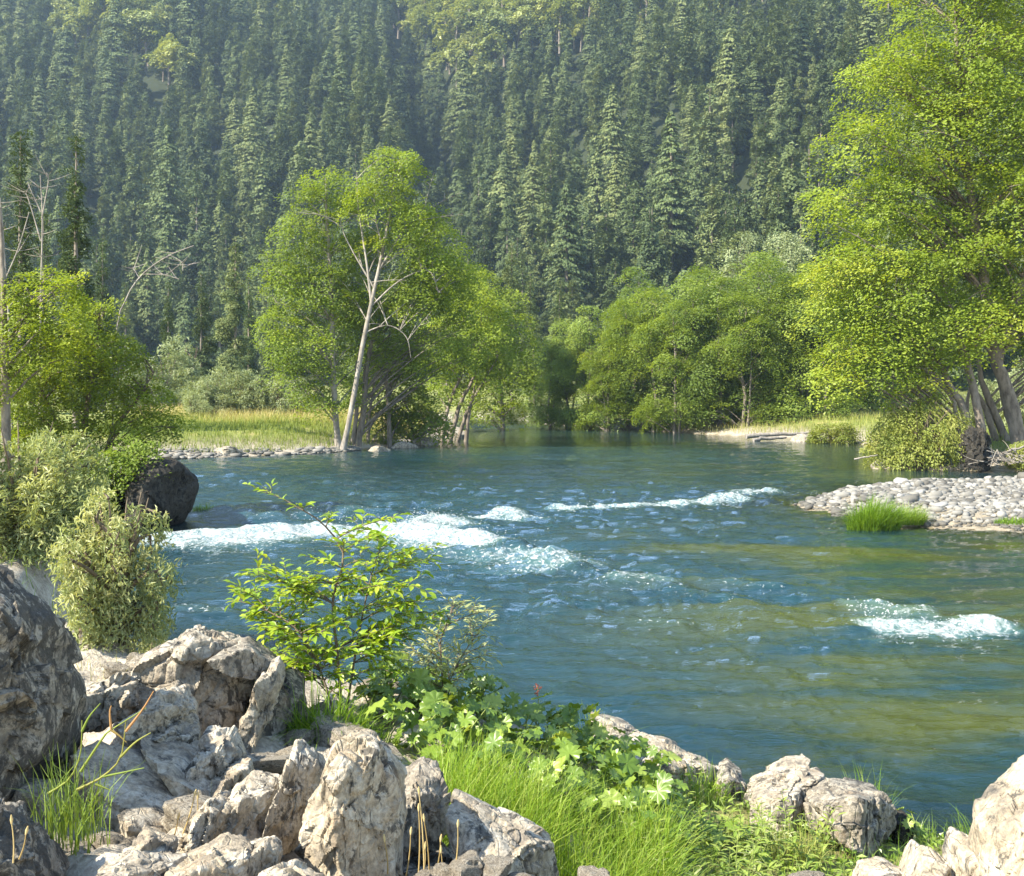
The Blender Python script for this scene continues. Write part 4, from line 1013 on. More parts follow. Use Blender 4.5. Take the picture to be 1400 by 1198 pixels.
for k in range(6):
    r = np.random.default_rng(1750 + k); h = [20, 17, 22, 15, 19, 24][k]; Rc = [4.9, 5.2, 5.2, 4.6, 4.1, 5.5][k]
    L = []
    for q in range(26):
        t = .12 + .86 * (q + r.random()) / 26; rad = Rc * (1 - t) ** [.6, .5, .7, .55, .7, .65][k]; a = r.uniform(0, 6.3); e = rad * r.uniform(.15, .55)
        L.append((e * math.cos(a), e * math.sin(a), h * t, max(.35, rad * .5), max(.35, rad * .5), h * .055, 1))
    crm, tkm = broadleaf_meshes('conifer', 1760 + k, [(np.array([(0, 0, -1.5), (0, 0, h * .5), (0, 0, h * .98)], float), .3, .03)], L, 230, 9, .62, .62, 'conifer', 'bark', limb_n=0, out_k=1.1, flat=.5, wid=.5, dens=.9)
    conv.append((crm, tkm))
    o = bpy.data.objects.new('conifer_source_%02d' % (k + 7), crm); con_src.objects.link(o)
oakv = []
for k in range(3):
    r = np.random.default_rng(1800 + k)
    T = [(np.array([(0, 0, -1), (.3, 0, 4), (0, .3, 9)], float), .3, .08)]
    L = [(r.uniform(-3, 3), r.uniform(-3, 3), r.uniform(6, 11), 2.4, 2.4, 1.9, 1) for q in range(8)]
    oakv.append(broadleaf_meshes('hill_oak', 1810 + k, T, L, 110, 15, .75, 1.1, 'oak', 'bark', limb_n=2))
# scatter over the mountainside
r = np.random.default_rng(41)
gx, gy = np.meshgrid(np.arange(-420, 420, 7.6), np.arange(112, 672, 7.6))
P = np.stack([gx.ravel(), gy.ravel()], 1) + r.uniform(-4.4, 4.4, (gx.size, 2))
P = P[np.abs(P[:, 0]) < .47 * P[:, 1] + 12]
z, sdp, _, upp, _, _ = terr(P[:, 0], P[:, 1], True)
m = (upp > 4) & (z < .36 * P[:, 1] + 12)
P, z, upp = P[m], z[m], upp[m]
ppx = CXP + P[:, 0] / P[:, 1] * FOC; ppy = HYP - (z + 10 - EYE) / P[:, 1] * FOC
oakn = fbm(P * .013, 3, 77) + .35 * sstep(220, 20, ppy) + .28 * np.exp(-(((ppx - 560) / 80) ** 2 + ((ppy - 110) / 90) ** 2)) + .3 * np.exp(-(((ppx - 450) / 45) ** 2 + ((ppy - 140) / 35) ** 2)) + .5 * np.exp(-(((ppx - 245) / 50) ** 2 + ((ppy - 110) / 60) ** 2)) + .5 * np.exp(-(((ppx - 130) / 160) ** 2 + ((ppy - 50) / 70) ** 2))
isoak = (oakn + .12 * r.normal(size=len(P)) > .52)
oi = np.where(isoak)[0]; oi = oi[np.argsort(-oakn[oi] + 9 * ((ppx[oi] < -20) | (ppx[oi] > 1250) | (ppy[oi] < -40)))]
scl = np.clip(r.normal(.88, .22, len(P)), .42, 1.35) * np.interp(P[:, 1], [120, 220, 700], [.82, 1.0, 1.05])
vi = r.choice(13, len(P), p=[.022] * 7 + [.846 / 6] * 6); rot = r.uniform(0, 6.3, len(P))
isoak[oi[280:]] = False
for j in oi[:280]:
    k = int(j) % 3; s = scl[j] * 1.5
    root = ob('hillside_oak', None, None, (P[j, 0], P[j, 1], z[j] + r.uniform(0, 5)), (0, 0, rot[j]), (s, s, s * r.uniform(.9, 1.3)), label='pale yellow-green broadleaf tree on the mountainside, ' + ('high above the bare grey snags' if ppx[j] < 300 else 'high above the white leaning alder' if ppx[j] < 680 else 'high above the far alder row'), cat='tree', group='broadleaf trees on the mountainside')
    ob('crown', oakv[k][0], root); ob('trunk', oakv[k][1], root)
ci = np.where(~isoak)[0]
vis = ci[(ppx[ci] > -10) & (ppx[ci] < 1230) & (ppy[ci] < 470)]
vis = vis[np.argsort(P[vis, 1])]
single = vis[:290]
for j in single:
    s = scl[j]
    root = ob('conifer_tree', None, None, (P[j, 0], P[j, 1], z[j]), (0, 0, rot[j]), (s * r.uniform(.85, 1.1), s * r.uniform(.85, 1.1), s), label='tall dark conifer on the lower mountainside, ' + ('above the bare grey snags' if ppx[j] < 230 else 'above the willow thicket' if ppx[j] < 350 else 'behind the white leaning alder' if ppx[j] < 640 else 'above the river bend' if ppx[j] < 790 else 'above the far alder row' if ppx[j] < 1040 else 'beside the huge sunlit alder'), cat='tree', group='conifers on the lower mountainside')
    ob('crown', conv[vi[j]][0], root); ob('trunk', conv[vi[j]][1], root)
rest = np.setdiff1d(ci, single)
fm = mesh_np('forest', np.stack([P[rest, 0], P[rest, 1], z[rest]], 1), np.zeros((0, 3), np.int32)) if False else None
fm = bpy.data.meshes.new('forest'); fm.vertices.add(len(rest)); fm.vertices.foreach_set('co', np.stack([P[rest, 0], P[rest, 1], z[rest]], 1).astype(np.float32).ravel())
for nm, arr, ty in (('scl', scl[rest], 'FLOAT'), ('rot', rot[rest], 'FLOAT'), ('idx', vi[rest], 'INT')):
    a = fm.attributes.new(nm, ty, 'POINT'); a.data.foreach_set('value', np.asarray(arr, np.float32 if ty == 'FLOAT' else np.int32))
forest = ob('forest', fm, kind='stuff', label='dense dark conifer forest covering the upper mountainside')
ng = bpy.data.node_groups.new('forest_scatter', 'GeometryNodeTree')
ng.interface.new_socket('Geometry', in_out='INPUT', socket_type='NodeSocketGeometry'); ng.interface.new_socket('Geometry', in_out='OUTPUT', socket_type='NodeSocketGeometry')
gi = ng.nodes.new('NodeGroupInput'); go = ng.nodes.new('NodeGroupOutput')
ip = ng.nodes.new('GeometryNodeInstanceOnPoints'); cinf = ng.nodes.new('GeometryNodeCollectionInfo')
cinf.inputs['Collection'].default_value = con_src; cinf.inputs['Separate Children'].default_value = True; cinf.inputs['Reset Children'].default_value = True
def named(n, ty):
    x = ng.nodes.new('GeometryNodeInputNamedAttribute'); x.data_type = ty; x.inputs[0].default_value = n; return x.outputs[0]
cxyz = ng.nodes.new('ShaderNodeCombineXYZ'); ng.links.new(named('rot', 'FLOAT'), cxyz.inputs[2])
ip.inputs['Pick Instance'].default_value = True
ng.links.new(gi.outputs[0], ip.inputs['Points']); ng.links.new(cinf.outputs[0], ip.inputs['Instance']); ng.links.new(named('idx', 'INT'), ip.inputs['Instance Index'])
ng.links.new(cxyz.outputs[0], ip.inputs['Rotation']); ng.links.new(named('scl', 'FLOAT'), ip.inputs['Scale']); ng.links.new(ip.outputs[0], go.inputs[0])
mod = forest.modifiers.new('scatter', 'NODES'); mod.node_group = ng

# nearer conifers on the flat behind the left bank
nc = []
for k in range(3):
    r = np.random.default_rng(1950 + k); Rc = [2.1, 2.7, 1.9][k]; L = []
    for q in range(40):
        t = .1 + .89 * (q + r.random()) / 40; rad = Rc * (1 - t) ** [.8, .65, .7][k] * r.uniform(.6, 1.1); a = r.uniform(0, 6.3); e = rad * r.uniform(.2, .7)
        L.append((e * math.cos(a), e * math.sin(a), 14 * t, max(.15, rad * .42), max(.15, rad * .42), 14 * .025, 1))
    nc.append(broadleaf_meshes('near_conifer', 1960 + k, [(np.array([(0, 0, -.5), (0, 0, 7), (0, 0, 13.8)], float), .16, .02)], L, [420, 420, 230][k], 12, .24, .34, 'nearconifer' if k != 1 else 'conifer', 'bark', limb_n=0 if k != 2 else 1, out_k=1.2, flat=.45, wid=.4, dens=.9))
for px, D, top, k, lb in [(104, 62, 185, 0, 'dark pointed conifer with sunlit tips behind the bare grey snag'), (28, 64, 178, 2, 'thin sparse conifer behind the dead pole'), (322, 104, 322, 1, 'full grey-green conifer behind the willow thicket'),
                          (372, 112, 400, 1, 'shaded conifer between willow thicket and the broad bright alder'), (275, 116, 372, 1, 'conifer behind the arching dead sapling'), (140, 90, 330, 0, 'dark conifer partly hidden by the bushy yellow-green tree'),
                          (230, 122, 385, 0, 'slim conifer above the pale rounded willows'), (340, 124, 375, 0, 'slim conifer just behind the full grey-green conifer'), (60, 84, 290, 2, 'sparse conifer between the dead pole and the pointed conifer'),
                          (725, 128, 370, 1, 'grey-green conifer above the river bend'), (765, 134, 395, 0, 'dark conifer above the short alder at the bend'), (700, 140, 330, 1, 'tall grey-green conifer behind the yellowish alder')]:
    x = (px - CXP) / FOC * D; z0 = ground_z(x, D); hh = EYE + (HYP - top) / FOC * D - z0
    s = hh / 14
    root = ob('conifer_tree', None, None, (x, D, z0 - .1), (0, 0, px), (s * .95, s * .95, s), label=lb, cat='tree', group='conifers on the valley floor')
    ob('crown', nc[k][0], root); ob('trunk', nc[k][1], root)
for px, py, hpx, D in [(855, 140, 26, 420), (817, 12, 24, 520), (365, 60, 22, 520)]:
    b = at(px, py + hpx, D); zz = ground_z(b[0], D); q = MB(); tube(q, [(0, 0, -2), (.2, 0, 8), (0, 0, b[2] - zz + 2 * hpx / FOC * D)], [.4, .3, .08], 5)
    ob('dead_snag', q.mesh('dead_snag', [M['deadwood']]), None, (b[0], D, zz), label='tiny white dead spar standing in the mountainside forest', cat='dead tree', group='white spars in the forest')
# ------------------------------------------------------------------ grass
def blades(mb, base, h, wd, r, lean=.35, segs=3, tint=None, ldir=None, droop=.5):
    n = len(base); h = h * r.uniform(.6, 1.25, n); a = r.uniform(0, 6.3, n)
    d = np.stack([np.cos(a), np.sin(a), np.zeros(n)], 1)
    if ldir is not None: d = unit(d * .6 + ldir)
    s = np.stack([-d[:, 1], d[:, 0], np.zeros(n)], 1)
    a2 = r.uniform(0, 6.3, n); s = unit(s + .8 * np.stack([np.cos(a2), np.sin(a2), 0 * a2], 1))
    ln = np.abs(r.normal(lean, lean * .5, n)); up_ = np.array([0, 0, 1.])
    rows = []
    for k in range(segs + 1):
        t = k / segs
        c = base + up_ * (h * (t - droop * ln * t ** 2.4))[:, None] + d * (h * ln * t ** 1.8)[:, None]
        wk = wd * (1 - t) ** .7 * (.8 + .4 * t) + .0006
        rows += [c - s * wk / 2, c + s * wk / 2]
    V = np.stack(rows, 1); m = 2 * (segs + 1)
    F = np.concatenate([np.arange(n)[:, None] * m + np.array([[2 * k, 2 * k + 1, 2 * k + 3, 2 * k + 2]]) for k in range(segs)])
    tn = r.random(n) * .7 + .1 if tint is None else tint
    mb.add(V.reshape(-1, 3), F, np.repeat(np.broadcast_to(tn, (n,)), m))
def tuft(name, label, loc, rad, h, n, wd, seed, mat='grass', lean=.4, cat='grass tuft', squash=.7, ldir=None, tint=None, group=None):
    r = np.random.default_rng(seed); mb = MB(); q = np.sqrt(r.random(n)) * rad; a = r.uniform(0, 6.3, n)
    B = np.stack([q * np.cos(a), squash * q * np.sin(a), np.full(n, -.03)], 1)
    hh = h * (1 - .45 * (q / rad) ** 2)
    blades(mb, B, hh, wd, r, lean, 4, tint, (ldir if ldir is not None else 0) + .8 * B / rad)
    return ob(name, mb.mesh(name, [M[mat]]), None, loc, label=label, cat=cat, group=group)
def on(px, D): x = (px - CXP) / FOC * D; return (x, D, ground_z(x, D))

p = gp(1198, 727); tuft('grass_tuft', 'bright green grass tuft growing at the edge of the gravel bar', (p[0], p[1] + .25, -.02), .62, 1.0, 1900, .016, 1, lean=.5, ldir=np.array([.55, -.1, 0]))
p = gp(1240, 715, .1); tuft('grass_tuft', 'smaller leaning half of the grass clump beside the gravel cobbles', (p[0], p[1], .1), .45, .65, 700, .014, 2, lean=.6, ldir=np.array([.6, -.1, 0]))
p = gp(1388, 714, .3); tuft('grass_tuft', 'low yellow-green patch of grass on the gravel cobbles', (p[0], p[1], .3), .5, .2, 500, .014, 3, lean=.6)
p = gp(277, 704); tuft('grass_tuft', 'little green tuft clinging to the black boulder', (p[0], p[1] + .3, .05), .3, .35, 240, .016, 4, lean=.6)
for px, D, h_, n_, sd_i, lb in [(440, 7.6, .5, 420, 5, 'arching green grass clump at the foot of the sapling, beside the cleft'), (478, 7.7, .42, 300, 6, 'grass growing through the stem of the sapling'), (405, 7.7, .34, 160, 7, 'short spiky grass against the dark cleft rock')]:
    x, y, z = on(px, D); tuft('grass_tuft', lb, (x, y, z), .2, h_, n_, .009, sd_i, lean=.6)
for k, (px, D, h_, lb) in enumerate([(810, 9.4, .62, 'wispy tall grass at the back edge of the umbrella plants'), (1185, 9.2, .55, 'fine grass tuft rising behind the big grey ledge rock'), (1330, 8.6, .45, 'sparse grass in the shallows beyond the corner rocks'), (1090, 7.9, .36, 'orange-tinged grass clump against the ledge'), (960, 9.0, .4, 'grass growing out of the ledge cracks')]):
    x, y, z = on(px, D); tuft('grass_tuft', lb, (x, y, max(z, -.05)), .17, h_, 130, .006, 20 + k, lean=.35, mat='meadow' if k == 3 else 'grass', tint=np.array([.75]) if k == 3 else None)

# tall grass in the hollow between the blotched rock and the umbrella plants
r = np.random.default_rng(55); mb = MB(); B = []
while len(B) < 5200:
    px, D = r.uniform(590, 915), r.uniform(5.9, 7.7)
    x = (px - CXP) / FOC * D
    if D < 6.3 and px < 790: continue
    B.append((x, D))
B = np.array(B); keep = fbm(B * 2.2, 3, 6) > -.32; B = B[keep]
zz = terr(B[:, 0], B[:, 1])
blades(mb, np.stack([B[:, 0], B[:, 1], zz - .03], 1), .55 * (1 - .35 * sstep(6.9, 7.7, B[:, 1])), .006, r, .5, 4, np.clip(.35 + .5 * r.random(len(B)), 0, 1), np.array([.25, -.1, 0]))
ob('tall_grass', mb.mesh('tall_grass', [M['grass']]), kind='stuff', label='tall bright green grass in the hollow beside the umbrella plants')

# meadow grass of both far banks
def meadow(name, label, xr, yr, n, seed, hmin, hmax, dryk):
    r = np.random.default_rng(seed); mb = MB()
    B = np.stack([r.uniform(*xr, n), r.uniform(*yr, n)], 1); s = bank_sd(B); m = s > .7 + .9 * fbm(B * .5, 2, 5); B = B[m]; s = s[m]
    z = terr(B[:, 0], B[:, 1]); d = sstep(dryk[0], dryk[1], B[:, 1] + 3 * fbm(B * .3, 3, 8))
    tn = np.clip(.12 + .35 * r.random(len(B)) + .62 * d, 0, 1)
    blades(mb, np.stack([B[:, 0], B[:, 1], z - .04], 1), hmin + (hmax - hmin) * d, .035, r, .35, 2, tn)
    ob(name, mb.mesh(name, [M['meadow']]), kind='stuff', label=label)
meadow('meadow_grass', 'green and dry golden grass of the meadow beside the alders', (-24, -6), (59, 90), 30000, 61, .38, .95, (69, 78))
meadow('bank_grass', 'pale long grass on the bank behind the gravel bar', (13, 36), (51, 92), 22000, 62, .45, .8, (66, 100))
r = np.random.default_rng(63); mb = MB(); B = np.stack([r.uniform(-12, -4, 5000), r.uniform(9, 24, 5000)], 1); s = bank_sd(B); B = B[(s > .5)]; z = terr(B[:, 0], B[:, 1])
blades(mb, np.stack([B[:, 0], B[:, 1], z], 1), .35, .010, r, .4, 3, None)
ob('bank_grass', mb.mesh('bank_grass', [M['grass']]), kind='stuff', label='grass under the silvery willow bushes')

# ------------------------------------------------------------------ leafy plants in the foreground
def blade_leaf(name, mat, L=1.0, wd=.42, segs=4, cup=.14, bend=.25, tint=.5):
    mb = MB(); V = []; F = []
    for k in range(segs + 1):
        t = k / segs; wk = wd * math.sin(math.pi * min(.98, t * .93 + .05)) ** .8 if 0 < k < segs else .015
        z = -bend * t * t * L
        V += [(t * L, -wk / 2 * L, z + cup * wk * L), (t * L, 0, z), (t * L, wk / 2 * L, z + cup * wk * L)]
    for k in range(segs):
        a = 3 * k; F += [(a, a + 3, a + 4, a + 1), (a + 1, a + 4, a + 5, a + 2)]
    mb.add(V, np.array(F), tint); return mb.mesh(name, [M[mat]], True)
def lobed_leaf(name, mat, lobes=9, seed=0, tint=.5):
    """round umbrella leaf, deeply toothed, dished towards its stalk"""
    r = np.random.default_rng(seed); n = lobes * 3; V = [(0, 0, -.12)]; a0 = .25
    for ring, f in ((0, .5), (1, 1.0)):
        for k in range(n):
            a = a0 + (2 * math.pi - 2 * a0) * k / (n - 1); tooth = (1.0, .86, .70)[(k + 1) % 3] if ring else 1.0
            rad = f * tooth * (1 + .08 * r.normal()); wv = .11 * math.sin(a * lobes) * f
            V.append((rad * math.cos(a), rad * math.sin(a), -.12 + .30 * f ** 1.5 - .22 * f ** 4 + wv + .05 * r.normal() * f))
    F3 = [(0, 1 + k, 2 + k) for k in range(n - 1)]; F4 = [(1 + k, 1 + n + k, 2 + n + k, 2 + k) for k in range(n - 1)]
    mb = MB(); mb.add(V, np.array(F3), tint); mb.n -= len(V); mb.V.pop(); mb.tint.pop(); mb.add(V, np.array(F4), tint)
    return mb.mesh(name, [M[mat]], True)
def aim(d, up=(0, 0, 1), roll=0.0):
    d = Vector(d).normalized(); u = Vector(up); s = u.cross(d)
    if s.length < 1e-4: s = Vector((0, 1, 0))
    s.normalize(); n = d.cross(s)
    m = Matrix((d, s, n)).transposed(); return (m @ Matrix.Rotation(roll, 3, 'X')).to_euler()

# umbrella plants
ul = [lobed_leaf('umbrella_leaf', 'bigleaf', [8, 9, 7, 9][k], k, [.25, .5, .7, .95][k]) for k in range(4)]
r = np.random.default_rng(77); pl = []
tries = 0
while len(pl) < 96 and tries < 5000:
    tries += 1
    t = r.random(); px = 505 + 400 * t; D = r.uniform(7.45, 9.6) - .25 * t
    if px > 840 and D > 8.9: continue
    if px < 560 and D < 7.6: continue
    x = (px - CXP) / FOC * D
    if all((x - q[0]) ** 2 + (D - q[1]) ** 2 >.15 ** 2 for q in pl): pl.append((x, D, px))
for px, D in [(905, 8.2), (935, 8.0), (965, 7.9), (900, 7.7), (1235, 9.0), (1210, 9.2), (1255, 8.8), (990, 8.1), (930, 7.6), (1015, 7.9)]:
    x = (px - CXP) / FOC * D; pl.append((x, D, px))
for i, (x, D, px) in enumerate(pl):
    z = max(ground_z(x, D), .02)
    far_side = px > 1100
    lb = ('broad leaved umbrella plant around the willow sapling' if px < 640 else 'broad leaved umbrella plant between the willow sapling and the ledge, by the tall grass' if px < 830 else 'smaller umbrella plant at the foot of the ledge') if not far_side else 'small umbrella plant tucked behind the wet toe of the ledge'
    root = ob('umbrella_plant', None, None, (x, D, z - .02), label=lb, cat='plant', group='umbrella plants in the lush patch' if not far_side else 'umbrella plants behind the ledge')
    for k in range(7 if px < 900 else 4):
        a = r.uniform(0, 6.3); ln = r.uniform(.10, .40) * (1.0 if px < 900 else .6); rad = r.uniform(.03, .2)
        tip = np.array([rad * math.cos(a), rad * math.sin(a), ln])
        s = r.uniform(.05, .092) * (1.0 if px < 900 else .8)
        nrm = Vector((.6 * math.cos(a) + r.normal() * .4 - .2, .6 * math.sin(a) + r.normal() * .4 - .3, 1)).normalized()
        e = nrm.to_track_quat('Z', 'Y').to_euler()
        lf = ob('leaf', ul[r.choice(4, p=[.25, .35, .25, .15])], root, tuple(tip), e, (s, s, s))
        lf.rotation_euler.rotate_axis('Z', r.uniform(0, 6.3))
        mb = MB(); 
        if k < 2:
            tube(mb, bez(np.zeros(3), np.array([0, 0, ln * .6]), tip - np.array(nrm) * s * .1, 4), [.006, .005, .005, .004], 4); ob('stalk', mb.mesh('stalk', [M['greenstem']]), root)
x, y, z = on(735, 9.0)
fl = ob('flower_stalk', None, None, (x, y, z), label='single reddish flower spike standing above the umbrella leaves', cat='flower')
mb = MB(); tube(mb, [(0, 0, 0), (.01, 0, .25), (.0, 0, .47)], [.004, .004, .003], 4); ob('stem', mb.mesh('flower_stem', [M['greenstem']]), fl)
mb = MB(); rq = np.random.default_rng(3)
for k in range(20): mb.add(np.array([rq.normal() * .012, rq.normal() * .014, .40 + rq.random() * .09]) + IV * rq.uniform(.005, .009), IF, rq.random())
ob('blossom', mb.mesh('blossom', [M['flower']]), fl)

# saplings with single leaves
def sapling(name, label, px, D, branches, leafm, L, nleaf, seed, stems, wd=.45, cap=298):
    r = np.random.default_rng(seed)
    x, y, z = on(px, D); base = np.array([x, y, z - .03])
    root = ob(name, None, None, tuple(base), label=label, cat='sapling')
    lv = [blade_leaf('leaf', leafm, 1.0, wd, 3, .2, .25, t) for t in (.2, .45, .6, .8, 1.0)]
    st = MB(); SP = []
    for pts, r0 in stems:
        P = smooth_path(np.array([at(a, b, D + c) for a, b, c in pts]) - base, 14); P[0] = P[0] * [1, 1, 0]; tube(st, P, np.linspace(r0, .004, 14), 6, r.random()); SP.append(P)
    ob('stem', st.mesh('sapling_stem', [M['twig']], True), root)
    SPa = np.concatenate(SP); extra = MB(); cnt = 0
    for pts in branches:
        tip = at(pts[0], pts[1], D + (pts[2] if len(pts) > 2 else r.uniform(-.3, .3))) - base
        want = tip[2] - .35 * np.linalg.norm(SPa[:, :2] - tip[:2], axis=1)
        j = np.argmin(np.abs(SPa[:, 2] - want) + .3 * np.linalg.norm(SPa[:, :2] - tip[:2], axis=1)); a = SPa[j]
        ln = np.linalg.norm(tip - a); mid = (a + tip) / 2 + np.array([0, 0, .10 * ln])
        P = bez(a, mid, tip, 10); bm = MB(); tube(bm, P, np.linspace(.0045, .0015, 10), 4, r.random())
        twigs = [P]
        for q in range(int(2 + ln * 7)):
            i = r.integers(3, 9); d = unit(P[i] - P[i - 1]); e = unit(d + .9 * r.normal(size=3) * [1, 1, .5]); l2 = r.uniform(.07, .2)
            T = bez(P[i], P[i] + e * l2 * .5 + [0, 0, .01], P[i] + e * l2, 5); tube(bm, T, np.linspace(.0025, .001, 5), 3, .5); twigs.append(T)
        bo = ob('branch', bm.mesh('branch', [M['twig']], True), root)
        for T in twigs:
            k = max(3, int(nleaf * np.linalg.norm(T[-1] - T[0]) / .2))
            for q in range(k):
                t = .22 + .78 * (q + r.random() * .5) / k; f = t * (len(T) - 1); i = min(int(f), len(T) - 2); p = T[i] + (T[i + 1] - T[i]) * (f - i)
                d = unit(T[i + 1] - T[i]); sd2 = unit(np.cross(d, [0, 0, 1.])) * (1 if q % 2 else -1)
                ld = d * .7 + sd2 * r.uniform(.4, 1.1) + np.array([0, 0, r.uniform(-.1, .45)]) + .2 * r.normal(size=3)
                if q == k - 1: ld = d
                s = L * r.uniform(.65, 1.2); e = aim(ld, (r.normal() * .35, r.normal() * .35, 1)); me = lv[r.choice(5, p=[.12, .25, .28, .22, .13])]
                if cnt < cap and r.random() < .62:
                    ob('leaf', me, bo, tuple(p), e, (s, s, s)); cnt += 1
                else:
                    v = np.zeros(len(me.vertices) * 3, np.float32); me.vertices.foreach_get('co', v)
                    f_ = np.zeros(len(me.polygons) * 4, np.int32); me.polygons.foreach_get('vertices', f_)
                    Rm = np.array(e.to_matrix()); extra.add((v.reshape(-1, 3) * s) @ Rm.T + p, f_.reshape(-1, 4), r.uniform(.2, 1))
    if extra.n: ob('foliage', extra.mesh('foliage', [M[leafm]], True), root, kind='stuff')
    return root
sb0 = [(362, 674, .1), (410, 690), (450, 708), (540, 708), (500, 716), (470, 745), (530, 735), (590, 765), (570, 800), (555, 775), (500, 770), (450, 770), (420, 790), (400, 805), (340, 785), (320, 822), (350, 830), (390, 840), (430, 820), (470, 805), (520, 800), (545, 830),
      (480, 840), (440, 855), (400, 870), (360, 860), (335, 835), (420, 895), (460, 885), (500, 870), (540, 855), (580, 840), (600, 850), (510, 905), (450, 920), (400, 905), (480, 930), (370, 890), (430, 870), (520, 880), (490, 790), (460, 830), (410, 850), (380, 820), (535, 760), (560, 870)]
rb_ = np.random.default_rng(5)
sb = sb0 + [(a[0] + rb_.uniform(-28, 28), a[1] + rb_.uniform(-16, 22)) for a in sb0[4:]] + [(a[0] + rb_.uniform(-22, 22), a[1] + rb_.uniform(-20, 20)) for a in sb0[9:]]
sapling('leafy_sapling', 'bright green leafy sapling leaning over the water beside the pale outcrop', 468, 8.1, sb, 'sapling', .07, 6, 201,
        [([(468, 985, 0), (462, 900, 0), (455, 820, 0), (470, 760, 0), (440, 715, 0), (400, 690, 0)], .012), ([(472, 985, .1), (485, 900, .1), (500, 820, .15), (515, 760, .1)], .010), ([(460, 985, -.1), (435, 910, -.1), (405, 860, -.15), (365, 835, -.1)], .008)])
wb = [(620, 818), (640, 822), (668, 835), (655, 860), (640, 845), (610, 840), (590, 860), (575, 880), (560, 905), (605, 880), (630, 890), (660, 885), (645, 905), (620, 920), (600, 915), (570, 930), (548, 880), (585, 900), (632, 868), (612, 900)]
sapling('willow_sapling', 'slender grey-leaved willow sapling rising from the umbrella plants', 604, 8.7, wb + [(a + 8, b + 9) for a, b in wb], 'willow', .066, 8, 202,
        [([(604, 985, 0), (605, 930, 0), (602, 880, 0), (612, 850, 0), (622, 825, 0)], .007), ([(604, 985, 0), (612, 940, 0), (630, 900, 0), (650, 870, 0)], .005)], wd=.24, cap=240)

# leafy herbs low on the right
hl = [blade_leaf('herb_leaf', 'bigleaf' if k < 2 else 'willow', 1.0, [.34, .28, .24][k], 3, .2, .35, [.75, .95, .75][k]) for k in range(3)]
r = np.random.default_rng(88); n = 0
while n < 110:
    px, D = r.uniform(880, 1215), r.uniform(6.3, 8.4)
    x = (px - CXP) / FOC * D; z = ground_z(x, D); vy = HYP + (EYE - z) * FOC / D
    if vy > 1290 or (px > 1130 and D > 7.3): continue
    root = ob('herb', None, None, (x, D, z - .02), label='low leafy herb in the dense growth ' + ('beside the tall grass' if px < 980 else 'below the long pinkish ledge rock' if px < 1090 else 'near the cream corner rocks'), cat='plant', group='leafy herbs below the ledge')
    hh = r.uniform(.14, .36); ln = np.array([r.normal() * .08, r.normal() * .08, hh]); mb = MB(); S = bez(np.zeros(3), np.array([0, 0, hh * .6]), ln, 6)
    tube(mb, S, np.linspace(.004, .002, 6), 4); ob('stem', mb.mesh('herb_stem', [M['greenstem']]), root)
    kk = r.choice(3, p=[.45, .35, .2])
    for k in range(11):
        t = .2 + .8 * k / 11; p = S[min(5, int(t * 5 + .5))]; a = k * 2.4 + r.random(); s = r.uniform(.06, .10) * (1.15 - .4 * t)
        ob('leaf', hl[kk], root, tuple(p), aim((math.cos(a), math.sin(a), .25 + .6 * t)), (s, s, s))
    n += 1

# low ground cover knitting the herbs, the grass and the ledge together
r = np.random.default_rng(89); mb = MB(); B = []
while len(B) < 7000:
    px, D = r.uniform(560, 1300), r.uniform(6.2, 9.6); B.append(((px - CXP) / FOC * D, D))
B = np.array(B); B = B[(fbm(B * 2.5, 3, 12) > -.25) & (bank_sd(B) > .25)]; zz = terr(B[:, 0], B[:, 1])
PB = np.stack([B[:, 0], B[:, 1], zz + r.uniform(.0, .10, len(B))], 1)
leaves(mb, PB[:4200], .055, r, None, .6, .45, np.clip(.3 + .6 * r.random(len(PB[:4200])), 0, 1))
blades(mb, PB[4200:] * [1, 1, 0] + np.array([0, 0, 1.]) * zz[4200:, None], .22, .005, r, .5, 3, None)
ob('ground_cover', mb.mesh('ground_cover', [M['bigleaf']]), kind='stuff', label='low green ground cover between the herbs and the ledge')
r = np.random.default_rng(90); mb = MB(); B = np.stack([r.uniform(-4.2, -1.7, 900), r.uniform(7.6, 10.4, 900)], 1); B = B[fbm(B * 2, 3, 14) > .02]; zz = terr(B[:, 0], B[:, 1])
blades(mb, np.stack([B[:, 0], B[:, 1], zz + .02], 1), .2, .005, r, .5, 3, np.clip(.4 + .6 * r.random(len(B)), 0, 1))
ob('dry_grass', mb.mesh('dry_grass', [M['meadow']]), kind='stuff', label='thin dry grass around the pale feathery willow')

